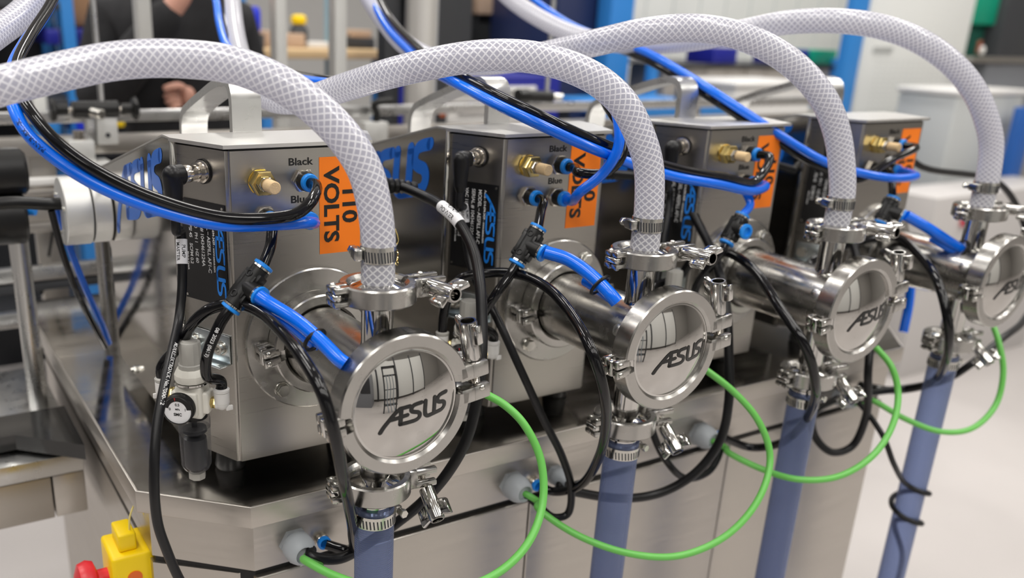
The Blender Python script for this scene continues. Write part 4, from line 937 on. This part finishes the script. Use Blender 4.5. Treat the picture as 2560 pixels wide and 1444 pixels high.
# left rack with blue uprights
T,a,b_=rack('storage_rack',(-260,0,196,300),2700,500,'blue storage rack at the far left behind the braided arch','rack',[-700,-150,60,380])
T2,a2,b2=rack('storage_rack',(150,0,620,300),3300,600,'dark storage rack behind the person in black','rack',[-700,-200,330,700])
def bxx(name,uv,y,th,m_,lab,cat,g_=None): return slab(name,uv,y,th,m_,lab,cat,g_,6)
bxx('storage_bin',(116,72,150,112),2690,300,DKBLUE,'small dark blue bin left of the blue upright','bin','dark blue storage bins')
bxx('storage_bin',(178,72,246,118),2900,300,DKBLUE,'dark blue bin under a brown carton','bin','dark blue storage bins')
bxx('cardboard_box',(182,-30,262,66),2950,300,CARD,'brown carton left of the person in black','box','cartons on the racks')
bxx('cardboard_box',(0,28,42,62),2690,200,mat('pink_white_card',(.55,.42,.40),.7),'small pinkish carton at the far left edge','box','cartons on the racks')
bxx('wall_panel',(84,225,120,330),2690,60,WHITEP,'white panel strip with a red mark at left','panel')
bxx('storage_bin',(84,300,150,345),2680,260,POSTB,'blue bin under the guide rail at left','bin','dark blue storage bins')
bxx('storage_bin',(196,285,252,340),2650,260,ROYAL,'royal blue bin behind the aluminium block','bin','dark blue storage bins')
bxx('storage_bin',(256,290,312,318),2500,200,YEL,'yellow tool lying behind the conveyor at left','tool')
# bench in the middle
T=Thing('workbench','pale wooden workbench with a white back shelf in the background','workbench',(1000,2700,-1072))
a,b_,c,d=rect(650,125,990,150,2500); zt=d
b=new(); box(b,a,b_,2500,3100,zt-32,zt,3); T.part('bench_top',b,WOOD)
for x in (a+20,b_-70):
    b=new(); box(b,x,x+50,2520,2570,-1072,zt-32,2); T.part('leg',b,POSTB)
b=new(); box(b,a+30,b_-30,3050,3070,zt,zt+14,1); T.part('rear_strip',b,WHITEPL)
b=new(); box(b,a+30,b_-30,2560,3080,-700,-680,2); T.part('lower_shelf',b,CHAR)
def on(name,u0,u1,h,m_,lab,cat,y=2700,g_=None,dz=0,th=140):
    a,b_=W(u0,110,y=y).x,W(u1,110,y=y).x; b=new(); box(b,a,b_,y,y+th,zt+dz,zt+dz+h,5); return single(name,b,m_,lab,cat,g_)
on('cardboard_box',646,690,60,CARD2,'pale carton on the bench, left of a post','box',g_='cartons on the bench')
on('cardboard_box',716,764,52,CARD2,'pale carton on the bench between two posts','box',g_='cartons on the bench')
on('parts_tray',770,836,22,WHITEPL,'white tray on the bench','tray')
on('storage_bin',872,938,42,CHAR,'dark crate at the right end of the bench','bin')
on('cardboard_box',880,930,30,CARD2,'flat carton on the dark crate','box',g_='cartons on the bench',dz=42)
p=W(762,48,y=2700); T=Thing('spray_bottle','yellow-capped dark bottle standing on the bench','bottle',(p.x,2700,zt))
b=new(); lathe(b,(p.x,2760,zt),(0,0,1),[(34,0),(36,8),(36,p.z-zt-40),(20,p.z-zt-18)],24); T.part('bottle_body',b,CHAR)
b=new(); lathe(b,(p.x,2760,p.z-20),(0,0,1),[(22,0),(30,6),(30,26),(20,36)],24); T.part('cap',b,YEL)
p=W(634,52,y=2650); b=new(); lathe(b,(p.x,2650,p.z-45),(0,0,1),[(20,0),(26,20),(26,80),(18,95)],24); single('storage_bin',b,ROYAL,'royal blue canister left of the bench posts','canister',base=(p.x,2650,p.z-45))
b=new(); box(b,p.x-40,p.x+22,2600,2690,-1072,p.z-45,3); single('stand',b,CHAR,'dark stand under the blue canister','stand')
for (u0,u1,l) in ((756,784,'pale blue'),):
    post('tool_tower',822,842,60,3000,-1072,1500,mat('pale_blue_paint',(.30,.50,.62),.5),'pale blue upright behind the bench',round_=False)
# back shelving with boxes, centre-right
T,a,b_=rack('storage_rack',(1090,0,1400,200),3000,500,'grey rack with brown cartons between column and navy cabinet','rack',[-600,-60,240,560,800],CHAR,1100)
bxx('cardboard_box',(1108,-30,1170,38),2990,250,CARD2,'pale brown carton left on the centre rack','box','cartons on the racks')
bxx('cardboard_box',(1196,-20,1262,36),2990,250,CARD2,'pale brown carton right on the centre rack','box','cartons on the racks')
bxx('storage_bin',(1270,10,1400,62),2990,250,CHAR,'charcoal crate on the centre rack','bin')
T=Thing('tool_cabinet','navy tool cabinet with pale drawer fronts behind the second pump','cabinet',(W(1330,250,y=1900).x,2100,-1072))
a,b_,c,d=rect(1105,192,1400,300,1900)
b=new(); box(b,a,b_,1905,2350,-1072,d,4); T.part('cabinet_body',b,DKBLUE)
for i in range(5):
    z=d-30-i*70; b=new(); box(b,a+20,b_-110,1896,1905,z-52,z,3); dr=T.part('drawer',b,WHITEPL if i<2 else DKBLUE); b=new(); box(b,a+60,b_-160,1886,1896,z-22,z-12,2); T.part('handle',b,ALU,parent=dr)
b=new(); p=W(1106,280,y=1890); ball(b,p,13,1,.6,1.3,12); single('hook_tag',b,mat('orange_tag',(.75,.16,.03),.5),'small orange tag at the navy cabinet edge','tag')
slab('navy_cabinet',(1392,-40,1530,180),2500,500,mat('navy_paint',(.012,.022,.08),.4),'tall navy cabinet left of the blue column','cabinet',None,4,z0=-1072,z1=900)
post('blue_column',1522,1578,100,2400,-1072,1100,POSTB,'wide blue column left of the white panels',round_=False,th=90)
# white wall panels
def panel(uv,y,lab,m_=WHITEP,ribs=0,th=40):
    a,b_,c,d=rect(*uv,y); T=Thing('white_screen',lab,'panel',((a+b_)/2,y,c)); b=new(); box(b,a,b_,y,y+th,-1072,d,3); s=T.part('sheet',b,m_)
    for i in range(ribs):
        b=new(); x=a+(b_-a)*(i+.5)/ribs; box(b,x-4,x+4,y-6,y,-1000,d-20,1); T.part('rib',b,mat('panel_rib',(.60,.63,.62),.5))
    return T
panel((1575,-120,2120,230),3400,'wide white ribbed curtain wall behind the third arch',WHITEP,9)
T=panel((2150,-60,2400,430),2300,'white perforated board between blue upright and green machine',WHITEP,0)
a,b_,c,d=rect(2165,140,2375,400,2300)
b=new()
for i in range(22):
    z=c+(d-c)*i/22
    for j in range(16):
        x=a+(b_-a)*(j+.5)/16; box(b,x-5,x+5,2298,2300.5,z,z+4)
T.part('perforations',b,mat('panel_slot',(.42,.43,.42),.6))
bxx('notice_slip',(2185,118,2232,130),2294,4,mat('grey_slip',(.45,.46,.45),.6),'grey printed slip on the perforated board','label')
post('blue_upright',2113,2150,150,2150,-1072,1200,POSTB,'blue upright between the pale bags and the perforated board',round_=False)
# tub of pale bags
T=Thing('supply_rack','rack with milky plastic bags and navy bins behind the third and fourth arch','rack',(W(1850,200,y=2300).x,2500,-1072))
a,b_,c,d=rect(1640,110,2110,140,2300)
for i,z in enumerate((d-90,W(1850,260,y=2300).z)):
    b=new(); box(b,a,b_,2300,2800,z-(8 if i==0 else 22),z,3); T.part('shelf',b,CHAR if i==0 else POSTB)
for x in (a,b_-40):
    b=new(); box(b,x,x+40,2310,2350,-1072,d-60,2); T.part('upright',b,POSTB)
zs=W(1850,260,y=2300).z
rnd=random.Random(4)
nb=9
for i in range(nb):
    u0=1660+i*50; x0=W(u0,200,y=2330).x; x1=W(u0+52,200,y=2330).x; zt_=W(u0,140+rnd.random()*14,y=2330).z
    b=new(); box(b,x0,x1,2330,2560,zs,min(zt_,d-100),14,3)
    for v in b.verts: v.co+=V(rnd.uniform(-4,4),rnd.uniform(-6,6),rnd.uniform(-3,3))
    single('plastic_bag',b,BAG,'milky plastic bag of supplies, %s on the rack behind the third arch'%(['leftmost','second from left','third from left','fourth from left','middle one','fourth from right','third from right','second from right','rightmost'][i]),'bag','milky bags on the rack')
for (u0,u1,m_,l) in ((1790,1850,DKBLUE,'navy bin above the milky bags under the third arch'),(1960,2030,DKBLUE,'navy bin under the fourth arch'),(2035,2100,GREENM,'green bin under the fourth arch, beside the blue upright')):
    x0,x1=W(u0,95,y=2330).x,W(u1,95,y=2330).x; b=new(); box(b,x0,x1,2330,2500,d-90,d-90+70,5); single('storage_bin',b,m_,l,'bin','bins on the supply rack')
# white tub
T=Thing('white_tub','large greyish white plastic tub behind the third housing','tub',(W(1930,260,y=2000).x,2100,-800))
x0,x1,c,d=rect(1835,205,2040,300,1860)
b=new(); vs=[]
A=[(x0,2000),(x1,2000),(x1,2350),(x0,2350)]
box(b,x0+15,x1-15,1875,2185,-120,d-18,10,3); T.part('tub_wall',b,WHITEPL)
b=new(); box(b,x0,x1,1860,2200,d-22,d,8,3); T.part('tub_rim',b,WHITEPL)
b=new(); box(b,x0+30,x1-30,1890,2170,-1072,-120,3); T.part('cart_frame',b,CHAR)
b=new(); c_=W(1720,250,y=1700); lathe(b,(c_.x,1700,c_.z-60),(0,0,1),[(45,0),(48,6),(48,110),(44,116)],40); T=None
single('steel_can',b,POL2,'shiny steel canister behind the third housing handle','can',base=(c_.x,1700,c_.z-60))
slab('low_blue_bench',(1560,262,1830,290),1690,420,POSTB,'blue bench top behind the third housing','bench',None,4)
b=new(); x0,x1,c,d=rect(1560,262,1830,290,1690)
for xx in (x0+10,x1-60):
    for yy in (1700,2050): box(b,xx,xx+50,yy,yy+50,-1072,c,2)
single('bench_frame',b,CHAR,'dark legs carrying the blue bench top','bench')
# right edge machinery
T=Thing('green_machine','green-painted machine with a dark column at the top right corner','machine',(W(2460,100,y=2400).x,2400,-1072))
a,b_,c,d=rect(2415,-40,2512,62,2400)
b=new(); box(b,a,b_,2400,2700,c,d,8); T.part('green_housing',b,GREENM)
b=new(); box(b,a+10,b_-20,2450,2700,-1072,c,4); T.part('pedestal',b,mat('dark_green',(.01,.10,.07),.5))
a2,b2,_,_=rect(2516,0,2600,60,2350); b=new(); box(b,a2,b2,2350,2600,-1072,700,5); T.part('dark_column',b,CHAR)
b=new(); p=W(2450,110,y=2390); box(b,p.x-16,p.x+16,2385,2400,p.z-50,p.z+20,4); T.part('red_lever',b,mat('brown_red',(.30,.09,.05),.5))
b=new(); p=W(2455,126,y=2380); ball(b,p,22,1,.7,1.2,14); T.part('white_knob',b,WHITEPL)
x0,x1,c,d=rect(2430,145,2620,165,2200); b=new(); box(b,x0,x1,2200,2420,d-24,d,3); single('steel_worktop',b,CAB,'grey steel worktop at the right edge below the green machine','worktop')
b=new(); box(b,x0+210,x1-10,2230,2345,-1072,d-24,3); single('machine_base',b,mat('mid_grey_paint',(.20,.21,.23),.5),'grey machine base under the steel worktop','machine')
x0,x1,c,d=rect(2375,225,2545,420,1750)
T=Thing('grey_bin','pale grey open bin right of the perforated board','bin',((x0+x1)/2,1850,-1072))
b=new(); box(b,x0+12,x1-12,1750,2050,-500,d-26,14,3); T.part('bin_wall',b,mat('pale_grey_plastic',(.50,.52,.52),.45)); b=new(); box(b,x0,x1,1740,2060,d-26,d,9,3); T.part('bin_rim',b,WHITEPL)
b=new(); box(b,x0+25,x1-25,1770,2030,-1072,-500,3); T.part('trolley',b,CAB)
post('blue_upright',2528,2560,400,1650,-760,60,mat('deep_blue_paint',(.015,.10,.38),.4),'deep blue upright leg at the right edge',round_=False)
slab('low_cart',(2330,480,2640,640),1400,250,mat('shaded_greyish_white',(.52,.50,.49),.5),'pale low cabinet behind the far right clamp','cabinet',None,5,z0=-1072)  # cabinet runs down over the floor; its grey includes the floor's shade
b=new(); p=W(2395,545,y=1420); box(b,p.x-18,p.x+18,1374,1402,p.z-30,p.z+35,8); single('red_switch',b,mat('red_paint',(.60,.05,.08),.4),'small red item on the pale cabinet at right','switch')
# ------------------------------------------------------------------ person in black behind the conveyor
def skin(name,verts,edges,rad,m_,parent,base,sub=2):
    me=bpy.data.meshes.new(name); me.from_pydata([((Vector(v)-Vector(base))*.001)[:] for v in verts],edges,[]); o=bpy.data.objects.new(name,me); COL.objects.link(o)
    md=o.modifiers.new('s','SKIN'); sl=me.skin_vertices[0].data
    for i,r in enumerate(rad): sl[i].radius=(r[0]*.001,r[1]*.001) if isinstance(r,tuple) else (r*.001,r*.001); 
    sl[0].use_root=True; md.use_smooth_shade=True
    sb=o.modifiers.new('u','SUBSURF'); sb.levels=sub; sb.render_levels=sub
    dg=bpy.context.evaluated_depsgraph_get(); dg.update(); m2=bpy.data.meshes.new_from_object(o.evaluated_get(dg)); bpy.data.objects.remove(o)
    m2.materials.clear(); m2.materials.append(m_)
    for p in m2.polygons: p.use_smooth=True
    o=bpy.data.objects.new(name,m2); COL.objects.link(o)
    if parent: o.parent=parent
    return o
py=1900; hc=W(455,240,y=1780)
cx=W(440,120,y=py).x
T=Thing('person','person in black clothing standing behind the conveyor, one hand held at waist height','person',(cx,py,-1072))
B0=T.base; fz=-1072
hip=V(cx,py,-160); 
rw=hc+V(34,28,8)   # wrist of the hand seen
body_v=[(cx,py,-130),(cx,py,20),(cx,py,190),(cx,py-5,330),(cx,py-8,400),(cx,py-14,470),(cx,py-26,560),
 (cx-85,py,-200),(cx-95,py-10,-600),(cx-100,py+5,-1010),(cx-105,py-100,-1045),
 (cx+85,py,-200),(cx+95,py-10,-600),(cx+100,py+5,-1010),(cx+105,py-100,-1045),
 (cx-170,py,335),(cx-235,py-30,110),(cx-150,py-190,260),(cx-30,py-250,420),
 (cx+170,py,335),(cx+225,py-10,100),tuple(rw+V(60,60,-10)),tuple(rw)]
ed=[(0,1),(1,2),(2,3),(3,4),(4,5),(5,6),(0,7),(7,8),(8,9),(9,10),(0,11),(11,12),(12,13),(13,14),(3,15),(15,16),(16,17),(17,18),(3,19),(19,20),(20,21),(21,22)]
rad=[(150,105),(140,95),(165,105),(150,90),55,50,(68,88),90,60,42,40,90,60,42,40,60,48,36,26,60,46,33,25]
body=skin('body',body_v,ed,rad,SKIN,T.o,B0)
# clothing: shirt, trousers and apron as covers
def cloth(nm,idx,grow,edl):
    vs=[body_v[i] for i in idx]; mp={i:j for j,i in enumerate(idx)}
    e2=[(mp[a],mp[b_]) for a,b_ in edl]; rr=[]
    for i in idx:
        r=rad[i]; rr.append((r[0]+grow,r[1]+grow) if isinstance(r,tuple) else r+grow)
    return skin(nm,vs,e2,rr,CLOTH,T.o,B0)
body_v+=[tuple(Vector(body_v[17]).lerp(Vector(body_v[18]),.75)),tuple(Vector(body_v[21]).lerp(Vector(body_v[22]),.62))]; rad+=[24,24]
cloth('jacket',[0,1,2,3,4,15,16,17,19,20,21,23,24],20,[(0,1),(1,2),(2,3),(3,4),(3,15),(15,16),(16,17),(3,19),(19,20),(20,21),(17,23),(21,24)])
cloth('trousers',[0,7,8,9,11,12,13],10,[(0,7),(7,8),(8,9),(0,11),(11,12),(12,13)])
b=new(); 
for s in (-1,1): ball(b,(cx+s*103,py-60,-1040),52,.9,2.4,.62,16)
T.part('shoes',b,BLK)
b=new(); ball(b,(cx,py-10,590),92,.92,1.08,1.0,24); T.part('hair',b,mat('dark_hair',(.03,.02,.015),.7))
# seen hand: palm and five fingers curled round a black tool
def hand(c,mir=1,sc_=1.0):
    vs=[];es=[];rd=[]
    pv=[V(34,28,8),V(16,12,2),V(0,0,0)]
    for i,p in enumerate(pv): vs.append(c+p*sc_); rd.append((22,26,24)[i]*sc_)
    es+=[(0,1),(1,2)]
    ob=[skin('hand',vs,es,rd,SKIN,T.o,B0,2)]
    return ob
palm=skin('hand',[rw,hc+V(18,14,0),hc+V(-4,2,0)],[(0,1),(1,2)],[22,(24,28),(20,30)],SKIN,T.o,B0,2)
for i in range(4):
    z=20-i*14.5; ln=(1,1.08,1,.8)[i]
    skin('finger',[hc+V(-6,2,z),hc+V(-24*ln,-14,z+2),hc+V(-38*ln,-22,z-2),hc+V(-42*ln,-4,z-5),hc+V(-32*ln,10,z-5)],[(0,1),(1,2),(2,3),(3,4)],[9.5,9,8.4,7.8,7],SKIN,palm,B0,2).parent=palm
skin('thumb',[hc+V(4,-12,20),hc+V(-18,-34,30),hc+V(-44,-44,28),hc+V(-62,-44,22)],[(0,1),(1,2),(2,3)],[12,10.5,9.5,8],SKIN,palm,B0,2)
# hands higher up
h2=V(*body_v[18]); skin('hand',[h2,h2+V(30,-18,8),h2+V(62,-26,6)],[(0,1),(1,2)],[22,(22,30),(18,30)],SKIN,T.o,B0,2)
for i in range(4):
    q=h2+V(66,-26,22-i*15); skin('finger',[q,q+V(26,-6,0),q+V(44,4,-3),q+V(50,18,-5)],[(0,1),(1,2),(2,3)],[9,8.6,8,7],SKIN,T.o,B0,2)
q=h2+V(30,-36,20); skin('thumb',[q,q+V(20,-16,14),q+V(44,-18,16)],[(0,1),(1,2)],[11,10,8.5],SKIN,T.o,B0,2)
b=new(); cyl(b,hc+V(-22,-2,-50),hc+V(-18,-2,74),13,ch=2); single('hand_tool',b,BLK,'short black tool held in the visible hand','tool')
# ------------------------------------------------------------------ workshop on the photographer's side (seen in the mirror lids)
T=Thing('packing_machine','tall grey machine with dark doors on the photographer\'s side of the aisle','machine',(-900,-3600,-1072))
b=new(); box(b,-1500,-500,-4300,-3300,-1072,1100,8); T.part('machine_body',b,mat('mid_grey_paint',(.20,.21,.23),.5))
for x in (-1450,-980): 
    b=new(); box(b,x,x+430,-3300,-3290,-300,950,6); T.part('door',b,CHAR)
T=Thing('glass_partition','row of dark framed white panels behind the photographer','partition',(1200,-4800,-1072))
for i in range(5):
    x=-3200+i*1500
    b=new(); box(b,x,x+1380,-4850,-4800,-900,1700,5); T.part('panel',b,WHITEP)
    b=new(); box(b,x+1390,x+1490,-4870,-4780,-1072,1900,4); T.part('frame_upright',b,CHAR)
T=Thing('rolling_rack','dark rolling rack with grey hoses on the photographer\'s side','rack',(300,-2300,-1072))
for x in (60,540):
    b=new(); box(b,x,x+50,-2450,-2400,-1072,700,3); T.part('upright',b,CHAR)
for z in (-700,-100,400,690):
    b=new(); box(b,60,590,-2600,-2300,z-20,z,3); T.part('shelf',b,CHAR)
for i in range(3):
    b=new(); x=180+i*110; tube(b,[V(x,-2290,380),V(x+10,-2250,0),V(x-20,-2200,-500),V(x+60,-2050,-900)],14,10,6); T.part('hose',b,mat('grey_hose',(.2,.24,.28),.4))
T=Thing('low_workbench','dark low workbench left of the aisle','bench',(-2200,-1500,-1072))
b=new(); box(b,-2900,-1700,-2200,-900,-300,-260,4); T.part('bench_top',b,CAB)
for x in (-2880,-1780):
    for y in (-2180,-980):
        b=new(); box(b,x,x+60,y,y+60,-1072,-300,2); T.part('leg',b,CHAR)
